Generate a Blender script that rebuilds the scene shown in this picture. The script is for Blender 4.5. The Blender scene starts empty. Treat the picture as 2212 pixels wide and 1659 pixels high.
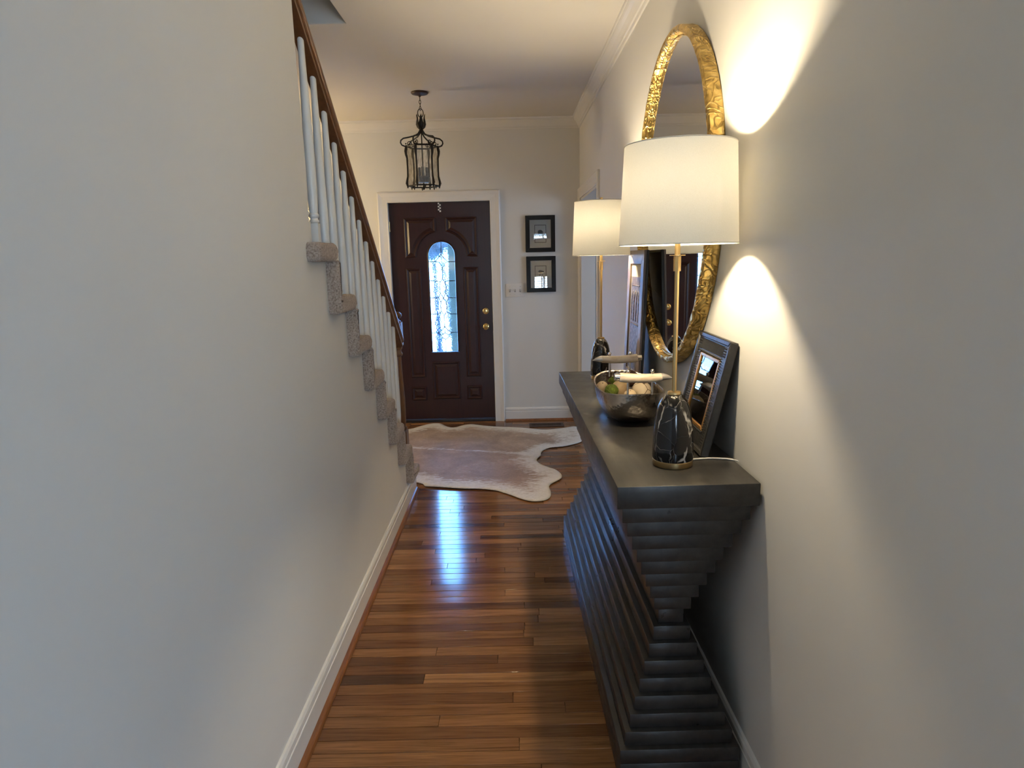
import bpy, bmesh, math, random
import numpy as np
from mathutils import Vector, Matrix, noise

random.seed(7)
S = bpy.context.scene
C = S.collection

# ------------------------------------------------------------------ camera
F_PX, CAM_H = 1420.0, 1.5242
cam_d = bpy.data.cameras.new('camera')
cam = bpy.data.objects.new('camera', cam_d)
C.objects.link(cam)
cam_d.sensor_width = 36.0
cam_d.lens = F_PX / 2212.0 * 36.0
cam_d.clip_start = 0.02
cam.matrix_world = Matrix((
    (0.99974777, 0.021998, 0.00452700, 0.0),
    (0.00034594, 0.18646030, -0.98246244, 0.0),
    (-0.02245631, 0.98221619, 0.18640566, CAM_H),
    (0, 0, 0, 1)))
S.camera = cam

# ------------------------------------------------------------------ world, sun, daylight, exposure
S.view_settings.view_transform = 'Standard'
S.view_settings.look = 'None'
S.view_settings.gamma = 1.0
S.view_settings.use_curve_mapping = False
S.view_settings.exposure = 0.38
S.cycles.max_bounces = 10
S.cycles.diffuse_bounces = 5
S.cycles.glossy_bounces = 5
S.cycles.transmission_bounces = 6
S.cycles.transparent_max_bounces = 8
S.cycles.sample_clamp_indirect = 12.0
S.cycles.caustics_refractive = True
S.cycles.caustics_reflective = False
S.cycles.blur_glossy = 0.3

W = bpy.data.worlds.new('daylight_sky')
S.world = W
W.use_nodes = True
wn = W.node_tree.nodes
bg = wn['Background']
bg.inputs['Color'].default_value = (0.15, 0.43, 1.0, 1)
bg.inputs['Strength'].default_value = 28.0

sun_d = bpy.data.lights.new('sun', 'SUN')
sun_d.energy = 9.0
sun_d.angle = 0.02
sun_d.color = (1.0, 0.95, 0.86)
sun = bpy.data.objects.new('sun', sun_d)
sun.rotation_euler = (math.radians(42), math.radians(18), 0)
C.objects.link(sun)


def area(name, loc, rot, sx, sy, power, color):
    d = bpy.data.lights.new(name, 'AREA')
    d.shape = 'RECTANGLE'
    d.size, d.size_y, d.energy, d.color = sx, sy, power, color
    o = bpy.data.objects.new(name, d)
    o.location = loc
    o.rotation_euler = rot
    C.objects.link(o)
    return o


R = math.radians
# daylight from behind the camera, by one window and an added one (both face +y)
area('daylight_window_1', (0.785, -4.72, 1.55), (R(90), 0, 0), 0.46, 1.10, 45, (0.55, 0.75, 1.0))
area('added_daylight_2', (2.0, -4.72, 1.45), (R(90), 0, 0), 1.50, 1.50, 190, (0.36, 0.63, 1.0))  # invented window's light, added to brighten the left wall
# warm fill light added under the unseen ceiling behind the camera
area('back_room_fill', (0.3, -2.2, 2.70), (0, 0, 0), 0.9, 0.5, 12, (1.0, 0.92, 0.80))
# daylight of the foyer's left window (faces +x)
area('daylight_window_3', (-3.16, 5.25, 1.25), (R(90), 0, R(-90)), 0.95, 1.55, 2.5, (0.28, 0.53, 1.0))
# daylight in the room beyond the opening in the right wall
area('daylight_next_room', (3.35, 4.3, 1.5), (R(90), 0, R(90)), 1.3, 1.4, 36, (0.52, 0.70, 1.0))
# daylight of the upper landing, falling down the stairwell
area('daylight_landing', (-1.25, 0.4, 4.9), (0, 0, 0), 0.7, 0.7, 2.6, (0.86, 0.92, 1.0))

YF = 6.15            # inner face of the door wall
CEIL = 2.745
XL = -0.70           # face of the left wall


def XR(y):           # face of the right wall, very slightly out of square with the left one
    return 0.622 + (YF - y) * 0.0075


# ------------------------------------------------------------------ materials
def newmat(name):
    m = bpy.data.materials.new(name)
    m.use_nodes = True
    nt = m.node_tree
    b = nt.nodes['Principled BSDF']
    return m, nt, b


def N(nt, kind, **kw):
    n = nt.nodes.new(kind)
    for k, v in kw.items():
        if k in n.inputs:
            n.inputs[k].default_value = v
        else:
            setattr(n, k, v)
    return n


def ramp(nt, fac, stops):
    r = nt.nodes.new('ShaderNodeValToRGB')
    e = r.color_ramp.elements
    while len(e) < len(stops):
        e.new(0.5)
    for el, (p, c) in zip(e, stops):
        el.position = p
        el.color = (*c, 1) if len(c) == 3 else c
    nt.links.new(fac, r.inputs['Fac'])
    return r.outputs['Color']


def bump(nt, b, height, strength, dist=0.01):
    n = N(nt, 'ShaderNodeBump')
    n.inputs['Strength'].default_value = strength
    n.inputs['Distance'].default_value = dist
    nt.links.new(height, n.inputs['Height'])
    nt.links.new(n.outputs['Normal'], b.inputs['Normal'])
    return n


def coords(nt, kind='Object', scale=(1, 1, 1)):
    t = N(nt, 'ShaderNodeTexCoord')
    mp = N(nt, 'ShaderNodeMapping')
    mp.inputs['Scale'].default_value = scale
    nt.links.new(t.outputs[kind], mp.inputs['Vector'])
    return mp.outputs['Vector']


def simple(name, col, rough=0.5, metal=0.0, spec=0.5, var=0.06, nscale=6.0, bs=0.0, bscale=200.0, bdist=0.002, scale=(1, 1, 1), coat=0.0):
    m, nt, b = newmat(name)
    v = coords(nt, 'Object', scale)
    n = N(nt, 'ShaderNodeTexNoise', Scale=nscale, Detail=4.0)
    nt.links.new(v, n.inputs['Vector'])
    lo = tuple(max(0, c * (1 - var)) for c in col)
    hi = tuple(min(1, c * (1 + var)) for c in col)
    nt.links.new(ramp(nt, n.outputs['Fac'], [(0.3, lo), (0.7, hi)]), b.inputs['Base Color'])
    b.inputs['Roughness'].default_value = rough
    b.inputs['Metallic'].default_value = metal
    b.inputs['Specular IOR Level'].default_value = spec
    b.inputs['Coat Weight'].default_value = coat
    if bs:
        n2 = N(nt, 'ShaderNodeTexNoise', Scale=bscale, Detail=3.0)
        nt.links.new(v, n2.inputs['Vector'])
        bump(nt, b, n2.outputs['Fac'], bs, bdist)
    return m


def wood(name, dark, light, rough=0.35, gscale=(3, 60, 60), spec=0.5, bs=0.05, coat=0.0):
    m, nt, b = newmat(name)
    v = coords(nt, 'Object', gscale)
    n = N(nt, 'ShaderNodeTexNoise', Scale=1.0, Detail=6.0, Roughness=0.6, Distortion=0.4)
    nt.links.new(v, n.inputs['Vector'])
    nt.links.new(ramp(nt, n.outputs['Fac'], [(0.3, dark), (0.7, light)]), b.inputs['Base Color'])
    b.inputs['Roughness'].default_value = rough
    b.inputs['Specular IOR Level'].default_value = spec
    b.inputs['Coat Weight'].default_value = coat
    b.inputs['Coat Roughness'].default_value = 0.15
    bump(nt, b, n.outputs['Fac'], bs, 0.002)
    return m


M = {}
M['wall'] = simple('wall_paint', (0.715, 0.70, 0.66), 0.62, spec=0.25, var=0.015, nscale=1.5, bs=0.08, bscale=260, bdist=0.001)
M['ceiling'] = simple('ceiling_paint', (0.68, 0.65, 0.60), 0.8, spec=0.15, var=0.015, nscale=2.0, bs=0.10, bscale=180, bdist=0.001)
M['trim'] = simple('trim_paint', (0.74, 0.72, 0.68), 0.32, spec=0.45, var=0.012, nscale=4.0)
M['baluster'] = simple('baluster_paint', (0.70, 0.68, 0.62), 0.35, spec=0.45, var=0.012, nscale=9.0)
M['shoe'] = wood('shoe_oak', (0.16, 0.055, 0.016), (0.27, 0.10, 0.030), 0.35, (50, 4, 50))
M['rail'] = wood('rail_oak', (0.105, 0.036, 0.012), (0.185, 0.07, 0.022), 0.28, (40, 5, 40), coat=0.3)
M['newel'] = wood('newel_oak', (0.105, 0.040, 0.014), (0.19, 0.078, 0.026), 0.32, (50, 50, 5), coat=0.2)
M['door'] = wood('door_mahogany', (0.023, 0.0062, 0.0052), (0.036, 0.0098, 0.0080), 0.33, (70, 70, 5), spec=0.5, bs=0.04)
M['brass'] = simple('polished_brass', (0.80, 0.60, 0.26), 0.16, 1.0, var=0.05, nscale=20)
M['satin_brass'] = simple('satin_brass', (0.58, 0.41, 0.19), 0.34, 1.0, var=0.05, nscale=30, scale=(1, 1, .05))
M['lead'] = simple('lead_came', (0.05, 0.05, 0.05), 0.45, 0.6, var=0.1)
M['black_rubber'] = simple('threshold_black', (0.012, 0.011, 0.011), 0.5)
M['iron'] = simple('lantern_iron', (0.012, 0.009, 0.008), 0.45, 0.3, var=0.3, nscale=40, bs=0.2, bscale=120)
M['bronze'] = simple('canopy_bronze', (0.045, 0.024, 0.016), 0.45, 0.4, var=0.2, nscale=30)
M['candle'] = simple('candle_grey', (0.16, 0.15, 0.14), 0.5, var=0.2, nscale=50)
M['black_frame'] = simple('black_frame_lacquer', (0.006, 0.006, 0.007), 0.3, spec=0.2, var=0.1)
M['paper'] = simple('print_paper', (0.78, 0.77, 0.74), 0.8, var=0.02)
M['ink'] = simple('print_ink', (0.010, 0.011, 0.014), 0.8, var=0.1)
M['plastic'] = simple('switch_plastic', (0.74, 0.71, 0.66), 0.3, var=0.01)
M['white_cord'] = simple('white_cord', (0.72, 0.70, 0.66), 0.4, var=0.02)
M['vent'] = simple('vent_brown', (0.060, 0.030, 0.018), 0.45, 0.4, var=0.1)
M['dark_gap'] = simple('vent_dark', (0.004, 0.004, 0.004), 0.8)
M['silver'] = simple('polished_silver', (0.72, 0.69, 0.65), 0.14, 1.0, var=0.04, nscale=30)
M['pewter'] = simple('pewter_horn_tip', (0.62, 0.58, 0.53), 0.34, 0.65, var=0.08, nscale=40)
M['mossy'] = simple('moss', (0.12, 0.16, 0.018), 0.95, var=0.5, nscale=60, bs=0.9, bscale=160, bdist=0.006)
M['twig'] = simple('twig', (0.075, 0.032, 0.018), 0.7, var=0.5, nscale=80, bs=0.6, bscale=120, bdist=0.004)
M['bowlball'] = simple('ball_tan', (0.52, 0.37, 0.20), 0.55, var=0.25, nscale=20, bs=0.3, bscale=70, bdist=0.003)
M['socket'] = simple('socket_brass', (0.5, 0.36, 0.16), 0.3, 1.0)
M['check_white'] = simple('check_white', (0.78, 0.76, 0.72), 0.5, var=0.02)
M['check_black'] = simple('check_black', (0.012, 0.012, 0.012), 0.5, var=0.1)
M['blind'] = simple('blind_white', (0.75, 0.75, 0.74), 0.5, var=0.02)
M['backing'] = simple('frame_backing', (0.10, 0.065, 0.04), 0.7, var=0.2, nscale=12)
M['matboard'] = simple('mat_board', (0.40, 0.37, 0.31), 0.85, var=0.03)
M['concrete'] = simple('driveway_concrete', (0.72, 0.70, 0.66), 0.9, var=0.06, nscale=3)
M['column'] = simple('porch_column_paint', (0.050, 0.042, 0.022), 0.7, var=0.08)
M['bark'] = simple('bark', (0.010, 0.012, 0.020), 0.9, var=0.4, nscale=12)
M['leaf'] = simple('foliage', (0.008, 0.012, 0.016), 0.8, var=0.5, nscale=6)
M['bulb'], nt, b = newmat('lamp_bulb')
b.inputs['Base Color'].default_value = (1, 0.9, 0.75, 1)
b.inputs['Emission Color'].default_value = (1.0, 0.82, 0.55, 1)
b.inputs['Emission Strength'].default_value = 830.0


def floor_mat():
    m, nt, b = newmat('oak_floor')
    oi = N(nt, 'ShaderNodeObjectInfo')
    geo = N(nt, 'ShaderNodeNewGeometry')
    off = N(nt, 'ShaderNodeVectorMath', operation='SCALE')
    nt.links.new(oi.outputs['Location'], off.inputs[0])
    off.inputs['Scale'].default_value = 3.7
    add = N(nt, 'ShaderNodeVectorMath', operation='ADD')
    nt.links.new(geo.outputs['Position'], add.inputs[0])
    nt.links.new(off.outputs['Vector'], add.inputs[1])
    mp = N(nt, 'ShaderNodeMapping')
    mp.inputs['Scale'].default_value = (1.6, 34, 30)
    nt.links.new(add.outputs['Vector'], mp.inputs['Vector'])
    n1 = N(nt, 'ShaderNodeTexNoise', Scale=1.0, Detail=7.0, Roughness=0.62, Distortion=1.1)
    nt.links.new(mp.outputs['Vector'], n1.inputs['Vector'])
    mp2 = N(nt, 'ShaderNodeMapping')
    mp2.inputs['Scale'].default_value = (7, 260, 200)
    nt.links.new(add.outputs['Vector'], mp2.inputs['Vector'])
    n2 = N(nt, 'ShaderNodeTexNoise', Scale=1.0, Detail=3.0, Roughness=0.5)
    nt.links.new(mp2.outputs['Vector'], n2.inputs['Vector'])
    g1 = ramp(nt, n1.outputs['Fac'], [(0.26, (0.46, 0.41, 0.36)), (0.46, (0.92, 0.89, 0.85)), (0.75, (1.2, 1.2, 1.15))])
    g2 = ramp(nt, n2.outputs['Fac'], [(0.30, (0.72, 0.68, 0.64)), (0.60, (1.06, 1.06, 1.06))])
    mx = N(nt, 'ShaderNodeMix', data_type='RGBA', blend_type='MULTIPLY')
    mx.inputs['Factor'].default_value = 1
    nt.links.new(g1, mx.inputs['A'])
    nt.links.new(g2, mx.inputs['B'])
    mx2 = N(nt, 'ShaderNodeMix', data_type='RGBA', blend_type='MULTIPLY')
    mx2.inputs['Factor'].default_value = 1
    nt.links.new(mx.outputs['Result'], mx2.inputs['A'])
    nt.links.new(oi.outputs['Color'], mx2.inputs['B'])
    nt.links.new(mx2.outputs['Result'], b.inputs['Base Color'])
    b.inputs['Roughness'].default_value = 0.13
    b.inputs['Specular IOR Level'].default_value = 0.5
    n3 = N(nt, 'ShaderNodeTexNoise', Scale=9.0, Detail=2.0)
    nt.links.new(geo.outputs['Position'], n3.inputs['Vector'])
    sm = N(nt, 'ShaderNodeMath', operation='MULTIPLY_ADD')
    nt.links.new(n2.outputs['Fac'], sm.inputs[0])
    sm.inputs[1].default_value = 0.10
    nt.links.new(n3.outputs['Fac'], sm.inputs[2])
    bump(nt, b, sm.outputs['Value'], 0.035, 0.004)
    return m


M['floor'] = floor_mat()


def carpet_mat():
    m, nt, b = newmat('beige_carpet')
    v = coords(nt, 'Object')
    n = N(nt, 'ShaderNodeTexNoise', Scale=230.0, Detail=3.0)
    n2 = N(nt, 'ShaderNodeTexNoise', Scale=170.0, Detail=4.0)
    nt.links.new(v, n.inputs['Vector'])
    nt.links.new(v, n2.inputs['Vector'])
    nt.links.new(ramp(nt, n2.outputs['Fac'], [(0.30, (0.235, 0.168, 0.122)), (0.5, (0.43, 0.335, 0.26)), (0.72, (0.57, 0.465, 0.375))]), b.inputs['Base Color'])
    b.inputs['Roughness'].default_value = 1.0
    b.inputs['Specular IOR Level'].default_value = 0.05
    b.inputs['Sheen Weight'].default_value = 0.35
    b.inputs['Sheen Roughness'].default_value = 0.5
    bump(nt, b, n.outputs['Fac'], 0.9, 0.008)
    return m


M['carpet'] = carpet_mat()


def marble_mat():
    m, nt, b = newmat('black_marble')
    v = coords(nt, 'Object')
    warp = N(nt, 'ShaderNodeTexNoise', Scale=16.0, Detail=3.0)
    nt.links.new(v, warp.inputs['Vector'])
    mixv = N(nt, 'ShaderNodeMix', data_type='RGBA', blend_type='LINEAR_LIGHT')
    mixv.inputs['Factor'].default_value = 0.022
    nt.links.new(v, mixv.inputs['A'])
    nt.links.new(warp.outputs['Color'], mixv.inputs['B'])

    def veins(scale, w, rot):
        mp = N(nt, 'ShaderNodeMapping')
        mp.inputs['Rotation'].default_value = rot
        mp.inputs['Scale'].default_value = (1, 1, 0.62)
        nt.links.new(mixv.outputs['Result'], mp.inputs['Vector'])
        vo = N(nt, 'ShaderNodeTexVoronoi', Scale=scale, feature='DISTANCE_TO_EDGE')
        nt.links.new(mp.outputs['Vector'], vo.inputs['Vector'])
        return ramp(nt, vo.outputs['Distance'], [(0.0, (1, 1, 1)), (w * 0.5, (0.75, 0.75, 0.75)), (w, (0, 0, 0))])
    a = veins(9.0, 0.030, (0.5, 0.9, 0.2))
    c2 = veins(24.0, 0.012, (0.2, 0.3, 0.9))
    nm = N(nt, 'ShaderNodeTexNoise', Scale=22.0, Detail=2.0)
    nt.links.new(v, nm.inputs['Vector'])
    msk = ramp(nt, nm.outputs['Fac'], [(0.47, (0, 0, 0)), (0.60, (1, 1, 1))])
    msk2 = ramp(nt, nm.outputs['Fac'], [(0.40, (1, 1, 1)), (0.53, (0, 0, 0))])
    mu = N(nt, 'ShaderNodeMix', data_type='RGBA', blend_type='MULTIPLY'); mu.inputs['Factor'].default_value = 1
    nt.links.new(a, mu.inputs['A']); nt.links.new(msk, mu.inputs['B'])
    mu2 = N(nt, 'ShaderNodeMix', data_type='RGBA', blend_type='MULTIPLY'); mu2.inputs['Factor'].default_value = 0.9
    nt.links.new(c2, mu2.inputs['A']); nt.links.new(msk2, mu2.inputs['B'])
    sc = N(nt, 'ShaderNodeMix', data_type='RGBA', blend_type='SCREEN'); sc.inputs['Factor'].default_value = 0.65
    nt.links.new(mu.outputs['Result'], sc.inputs['A']); nt.links.new(mu2.outputs['Result'], sc.inputs['B'])
    col = N(nt, 'ShaderNodeMix', data_type='RGBA')
    nt.links.new(sc.outputs['Result'], col.inputs['Factor'])
    col.inputs['A'].default_value = (0.0085, 0.0075, 0.0075, 1)
    col.inputs['B'].default_value = (0.56, 0.52, 0.46, 1)
    nt.links.new(col.outputs['Result'], b.inputs['Base Color'])
    b.inputs['Roughness'].default_value = 0.12
    return m


M['marble'] = marble_mat()


def shade_mat():
    m, nt, b = newmat('linen_shade')
    nt.nodes.remove(b)
    out = nt.nodes['Material Output']
    v = coords(nt, 'Object', (1, 1, 1))
    w1 = N(nt, 'ShaderNodeTexNoise', Scale=420.0, Detail=2.0)
    mp = N(nt, 'ShaderNodeMapping'); mp.inputs['Scale'].default_value = (1, 1, 6)
    nt.links.new(v, mp.inputs['Vector']); nt.links.new(mp.outputs['Vector'], w1.inputs['Vector'])
    col = ramp(nt, w1.outputs['Fac'], [(0.3, (0.83, 0.80, 0.70)), (0.7, (0.93, 0.90, 0.81))])
    d = N(nt, 'ShaderNodeBsdfDiffuse'); t = N(nt, 'ShaderNodeBsdfTranslucent')
    nt.links.new(col, d.inputs['Color']); nt.links.new(col, t.inputs['Color'])
    mx = N(nt, 'ShaderNodeMixShader'); mx.inputs['Fac'].default_value = 0.0212
    nt.links.new(d.outputs['BSDF'], mx.inputs[1]); nt.links.new(t.outputs['BSDF'], mx.inputs[2])
    nt.links.new(mx.outputs['Shader'], out.inputs['Surface'])
    return m


M['shade'] = shade_mat()


def console_mat():
    m, nt, b = newmat('charcoal_wood')
    v = coords(nt, 'Object', (26, 2.2, 26))
    n = N(nt, 'ShaderNodeTexNoise', Scale=1.0, Detail=6.0, Roughness=0.65, Distortion=0.5)
    nt.links.new(v, n.inputs['Vector'])
    nt.links.new(ramp(nt, n.outputs['Fac'], [(0.3, (0.014, 0.0135, 0.013)), (0.72, (0.040, 0.037, 0.034))]), b.inputs['Base Color'])
    v2 = coords(nt, 'Object', (5, 5, 5))
    n2 = N(nt, 'ShaderNodeTexNoise', Scale=2.2, Detail=5.0, Roughness=0.6)
    nt.links.new(v2, n2.inputs['Vector'])
    rr = N(nt, 'ShaderNodeMapRange')
    rr.inputs['From Min'].default_value = 0.3; rr.inputs['From Max'].default_value = 0.7
    rr.inputs['To Min'].default_value = 0.27; rr.inputs['To Max'].default_value = 0.42
    nt.links.new(n2.outputs['Fac'], rr.inputs['Value'])
    nt.links.new(rr.outputs['Result'], b.inputs['Roughness'])
    b.inputs['Specular IOR Level'].default_value = 0.55
    bump(nt, b, n.outputs['Fac'], 0.12, 0.003)
    return m


M['console'] = console_mat()


def gold_mat():
    m, nt, b = newmat('embossed_gold')
    v = coords(nt, 'Object', (1, 1, 1))
    w = N(nt, 'ShaderNodeTexNoise', Scale=9.0, Detail=2.0)
    nt.links.new(v, w.inputs['Vector'])
    mixv = N(nt, 'ShaderNodeMix', data_type='RGBA', blend_type='LINEAR_LIGHT')
    mixv.inputs['Factor'].default_value = 0.075
    nt.links.new(v, mixv.inputs['A']); nt.links.new(w.outputs['Color'], mixv.inputs['B'])
    vo = N(nt, 'ShaderNodeTexVoronoi', Scale=38.0, feature='DISTANCE_TO_EDGE')
    nt.links.new(mixv.outputs['Result'], vo.inputs['Vector'])
    h = ramp(nt, vo.outputs['Distance'], [(0.0, (1, 1, 1)), (0.16, (0.15, 0.15, 0.15)), (0.5, (0, 0, 0))])
    n2 = N(nt, 'ShaderNodeTexNoise', Scale=30.0, Detail=3.0)
    nt.links.new(v, n2.inputs['Vector'])
    nt.links.new(ramp(nt, n2.outputs['Fac'], [(0.3, (0.34, 0.22, 0.065)), (0.55, (0.62, 0.43, 0.14)), (0.75, (0.80, 0.60, 0.24))]), b.inputs['Base Color'])
    b.inputs['Metallic'].default_value = 1.0
    b.inputs['Roughness'].default_value = 0.36
    bump(nt, b, h, 0.55, 0.006)
    return m


M['gold'] = gold_mat()


def hammered(name, col):
    m, nt, b = newmat(name)
    v = coords(nt, 'Object')
    vo = N(nt, 'ShaderNodeTexVoronoi', Scale=75.0)
    nt.links.new(v, vo.inputs['Vector'])
    nn = N(nt, 'ShaderNodeTexNoise', Scale=18.0, Detail=3.0)
    nt.links.new(v, nn.inputs['Vector'])
    nt.links.new(ramp(nt, nn.outputs['Fac'], [(0.3, tuple(c * .72 for c in col)), (0.7, col)]), b.inputs['Base Color'])
    b.inputs['Metallic'].default_value = 1.0
    b.inputs['Roughness'].default_value = 0.24
    bump(nt, b, vo.outputs['Distance'], 0.35, 0.004)
    return m


M['hammered'] = hammered('hammered_metal', (0.56, 0.50, 0.44))


def mirror_mat():
    m, nt, b = newmat('mirror_glass')
    v = coords(nt, 'Object')
    n = N(nt, 'ShaderNodeTexNoise', Scale=2.0)
    nt.links.new(v, n.inputs['Vector'])
    nt.links.new(ramp(nt, n.outputs['Fac'], [(0, (0.82, 0.84, 0.84)), (1, (0.86, 0.88, 0.88))]), b.inputs['Base Color'])
    b.inputs['Metallic'].default_value = 1.0
    b.inputs['Roughness'].default_value = 0.012
    return m


M['mirror'] = mirror_mat()


def clear_glass(name, fresnel=0.06, tint=(1, 1, 1)):
    """glazing: mostly clear, with a mirror-like film on top"""
    m, nt, b = newmat(name)
    nt.nodes.remove(b)
    out = nt.nodes['Material Output']
    tr = N(nt, 'ShaderNodeBsdfTransparent'); tr.inputs['Color'].default_value = (*tint, 1)
    gl = N(nt, 'ShaderNodeBsdfGlossy'); gl.inputs['Roughness'].default_value = 0.01
    fr = N(nt, 'ShaderNodeFresnel'); fr.inputs['IOR'].default_value = 1.5
    ad = N(nt, 'ShaderNodeMath', operation='ADD'); ad.use_clamp = True
    nt.links.new(fr.outputs['Fac'], ad.inputs[0]); ad.inputs[1].default_value = fresnel
    mx = N(nt, 'ShaderNodeMixShader')
    nt.links.new(ad.outputs['Value'], mx.inputs['Fac'])
    nt.links.new(tr.outputs['BSDF'], mx.inputs[1]); nt.links.new(gl.outputs['BSDF'], mx.inputs[2])
    nt.links.new(mx.outputs['Shader'], out.inputs['Surface'])
    return m


M['picture_glass'] = clear_glass('picture_glass', 0.025)


def seedy_glass():
    m, nt, b = newmat('seedy_lantern_glass')
    nt.nodes.remove(b)
    out = nt.nodes['Material Output']
    v = coords(nt, 'Object', (1, 1, .35))
    n = N(nt, 'ShaderNodeTexNoise', Scale=70.0, Detail=3.0)
    nt.links.new(v, n.inputs['Vector'])
    col = ramp(nt, n.outputs['Fac'], [(0.35, (0.84, 0.83, 0.81)), (0.6, (0.97, 0.965, 0.95))])
    tr = N(nt, 'ShaderNodeBsdfTransparent'); nt.links.new(col, tr.inputs['Color'])
    gl = N(nt, 'ShaderNodeBsdfGlossy'); gl.inputs['Roughness'].default_value = 0.25
    bm = N(nt, 'ShaderNodeBump'); bm.inputs['Strength'].default_value = 0.6; bm.inputs['Distance'].default_value = 0.01
    nt.links.new(n.outputs['Fac'], bm.inputs['Height']); nt.links.new(bm.outputs['Normal'], gl.inputs['Normal'])
    mx = N(nt, 'ShaderNodeMixShader'); mx.inputs['Fac'].default_value = 0.05
    nt.links.new(tr.outputs['BSDF'], mx.inputs[1]); nt.links.new(gl.outputs['BSDF'], mx.inputs[2])
    nt.links.new(mx.outputs['Shader'], out.inputs['Surface'])
    return m


M['seedy'] = seedy_glass()


def leaded_glass():
    m, nt, b = newmat('leaded_door_glass')
    nt.nodes.remove(b)
    out = nt.nodes['Material Output']
    v = coords(nt, 'Object', (1, 1, 1))
    n = N(nt, 'ShaderNodeTexNoise', Scale=26.0, Detail=3.0)
    nt.links.new(v, n.inputs['Vector'])
    rf = N(nt, 'ShaderNodeBsdfRefraction')
    rf.inputs['IOR'].default_value = 1.45
    rf.inputs['Roughness'].default_value = 0.03
    rf.inputs['Color'].default_value = (0.96, 0.98, 1, 1)
    gl = N(nt, 'ShaderNodeBsdfGlossy'); gl.inputs['Roughness'].default_value = 0.08
    bm = N(nt, 'ShaderNodeBump'); bm.inputs['Strength'].default_value = 0.16; bm.inputs['Distance'].default_value = 0.010
    nt.links.new(n.outputs['Fac'], bm.inputs['Height'])
    nt.links.new(bm.outputs['Normal'], rf.inputs['Normal'])
    mx = N(nt, 'ShaderNodeMixShader'); mx.inputs['Fac'].default_value = 0.04
    nt.links.new(rf.outputs['BSDF'], mx.inputs[1]); nt.links.new(gl.outputs['BSDF'], mx.inputs[2])
    nt.links.new(mx.outputs['Shader'], out.inputs['Surface'])
    return m


M['leaded'] = leaded_glass()


def hide_mat():
    m, nt, b = newmat('cowhide')
    at = N(nt, 'ShaderNodeAttribute', attribute_name='white')
    v = coords(nt, 'Object', (1, 1, 1))
    mp = N(nt, 'ShaderNodeMapping'); mp.inputs['Scale'].default_value = (9, 26, 9); mp.inputs['Rotation'].default_value = (0, 0, 0.35)
    nt.links.new(v, mp.inputs['Vector'])
    n = N(nt, 'ShaderNodeTexNoise', Scale=1.6, Detail=7.0, Roughness=0.68, Distortion=0.8)
    nt.links.new(mp.outputs['Vector'], n.inputs['Vector'])
    mp2 = N(nt, 'ShaderNodeMapping'); mp2.inputs['Scale'].default_value = (60, 200, 60); mp2.inputs['Rotation'].default_value = (0, 0, 0.5)
    nt.links.new(v, mp2.inputs['Vector'])
    n2 = N(nt, 'ShaderNodeTexNoise', Scale=1.0, Detail=3.0)
    nt.links.new(mp2.outputs['Vector'], n2.inputs['Vector'])
    a = N(nt, 'ShaderNodeMath', operation='MULTIPLY_ADD')
    nt.links.new(n.outputs['Fac'], a.inputs[0]); a.inputs[1].default_value = 1.9
    nt.links.new(at.outputs['Fac'], a.inputs[2])
    f = ramp(nt, a.outputs['Value'], [(0.0, (0.0, 0.0, 0.0)), (1.0, (1, 1, 1))])
    mr = N(nt, 'ShaderNodeMapRange'); mr.inputs['From Min'].default_value = 1.16; mr.inputs['From Max'].default_value = 1.55
    nt.links.new(a.outputs['Value'], mr.inputs['Value'])
    tan = ramp(nt, n2.outputs['Fac'], [(0.3, (0.245, 0.155, 0.088)), (0.7, (0.40, 0.272, 0.165))])
    cr = ramp(nt, n2.outputs['Fac'], [(0.3, (0.56, 0.51, 0.44)), (0.7, (0.74, 0.70, 0.63))])
    mx = N(nt, 'ShaderNodeMix', data_type='RGBA')
    nt.links.new(mr.outputs['Result'], mx.inputs['Factor'])
    n4 = N(nt, 'ShaderNodeTexNoise', Scale=3.2, Detail=5.0, Roughness=0.6, Distortion=1.2)
    nt.links.new(v, n4.inputs['Vector'])
    tm = N(nt, 'ShaderNodeMix', data_type='RGBA', blend_type='MULTIPLY'); tm.inputs['Factor'].default_value = 1
    nt.links.new(tan, tm.inputs['A'])
    nt.links.new(ramp(nt, n4.outputs['Fac'], [(0.32, (0.72, 0.66, 0.60)), (0.66, (1.22, 1.2, 1.18))]), tm.inputs['B'])
    nt.links.new(tm.outputs['Result'], mx.inputs['A']); nt.links.new(cr, mx.inputs['B'])
    nt.links.new(mx.outputs['Result'], b.inputs['Base Color'])
    b.inputs['Roughness'].default_value = 0.62
    b.inputs['Sheen Weight'].default_value = 0.2
    bump(nt, b, n2.outputs['Fac'], 0.35, 0.004)
    return m


M['hide'] = hide_mat()


def horn_mat():
    m, nt, b = newmat('bone_horn')
    v = coords(nt, 'Object', (14, 60, 60))
    n = N(nt, 'ShaderNodeTexNoise', Scale=1.0, Detail=4.0)
    nt.links.new(v, n.inputs['Vector'])
    nt.links.new(ramp(nt, n.outputs['Fac'], [(0.3, (0.46, 0.33, 0.21)), (0.5, (0.70, 0.57, 0.42)), (0.75, (0.80, 0.69, 0.54))]), b.inputs['Base Color'])
    b.inputs['Roughness'].default_value = 0.35
    return m


M['bone'] = horn_mat()


def spotted_mat(name, base, spot, scale, kind='F1', w=0.22):
    m, nt, b = newmat(name)
    v = coords(nt, 'Object')
    vo = N(nt, 'ShaderNodeTexVoronoi', Scale=scale, feature=kind)
    nt.links.new(v, vo.inputs['Vector'])
    nt.links.new(ramp(nt, vo.outputs['Distance'], [(w * .75, spot), (w, base)]), b.inputs['Base Color'])
    b.inputs['Roughness'].default_value = 0.55
    return m


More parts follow.
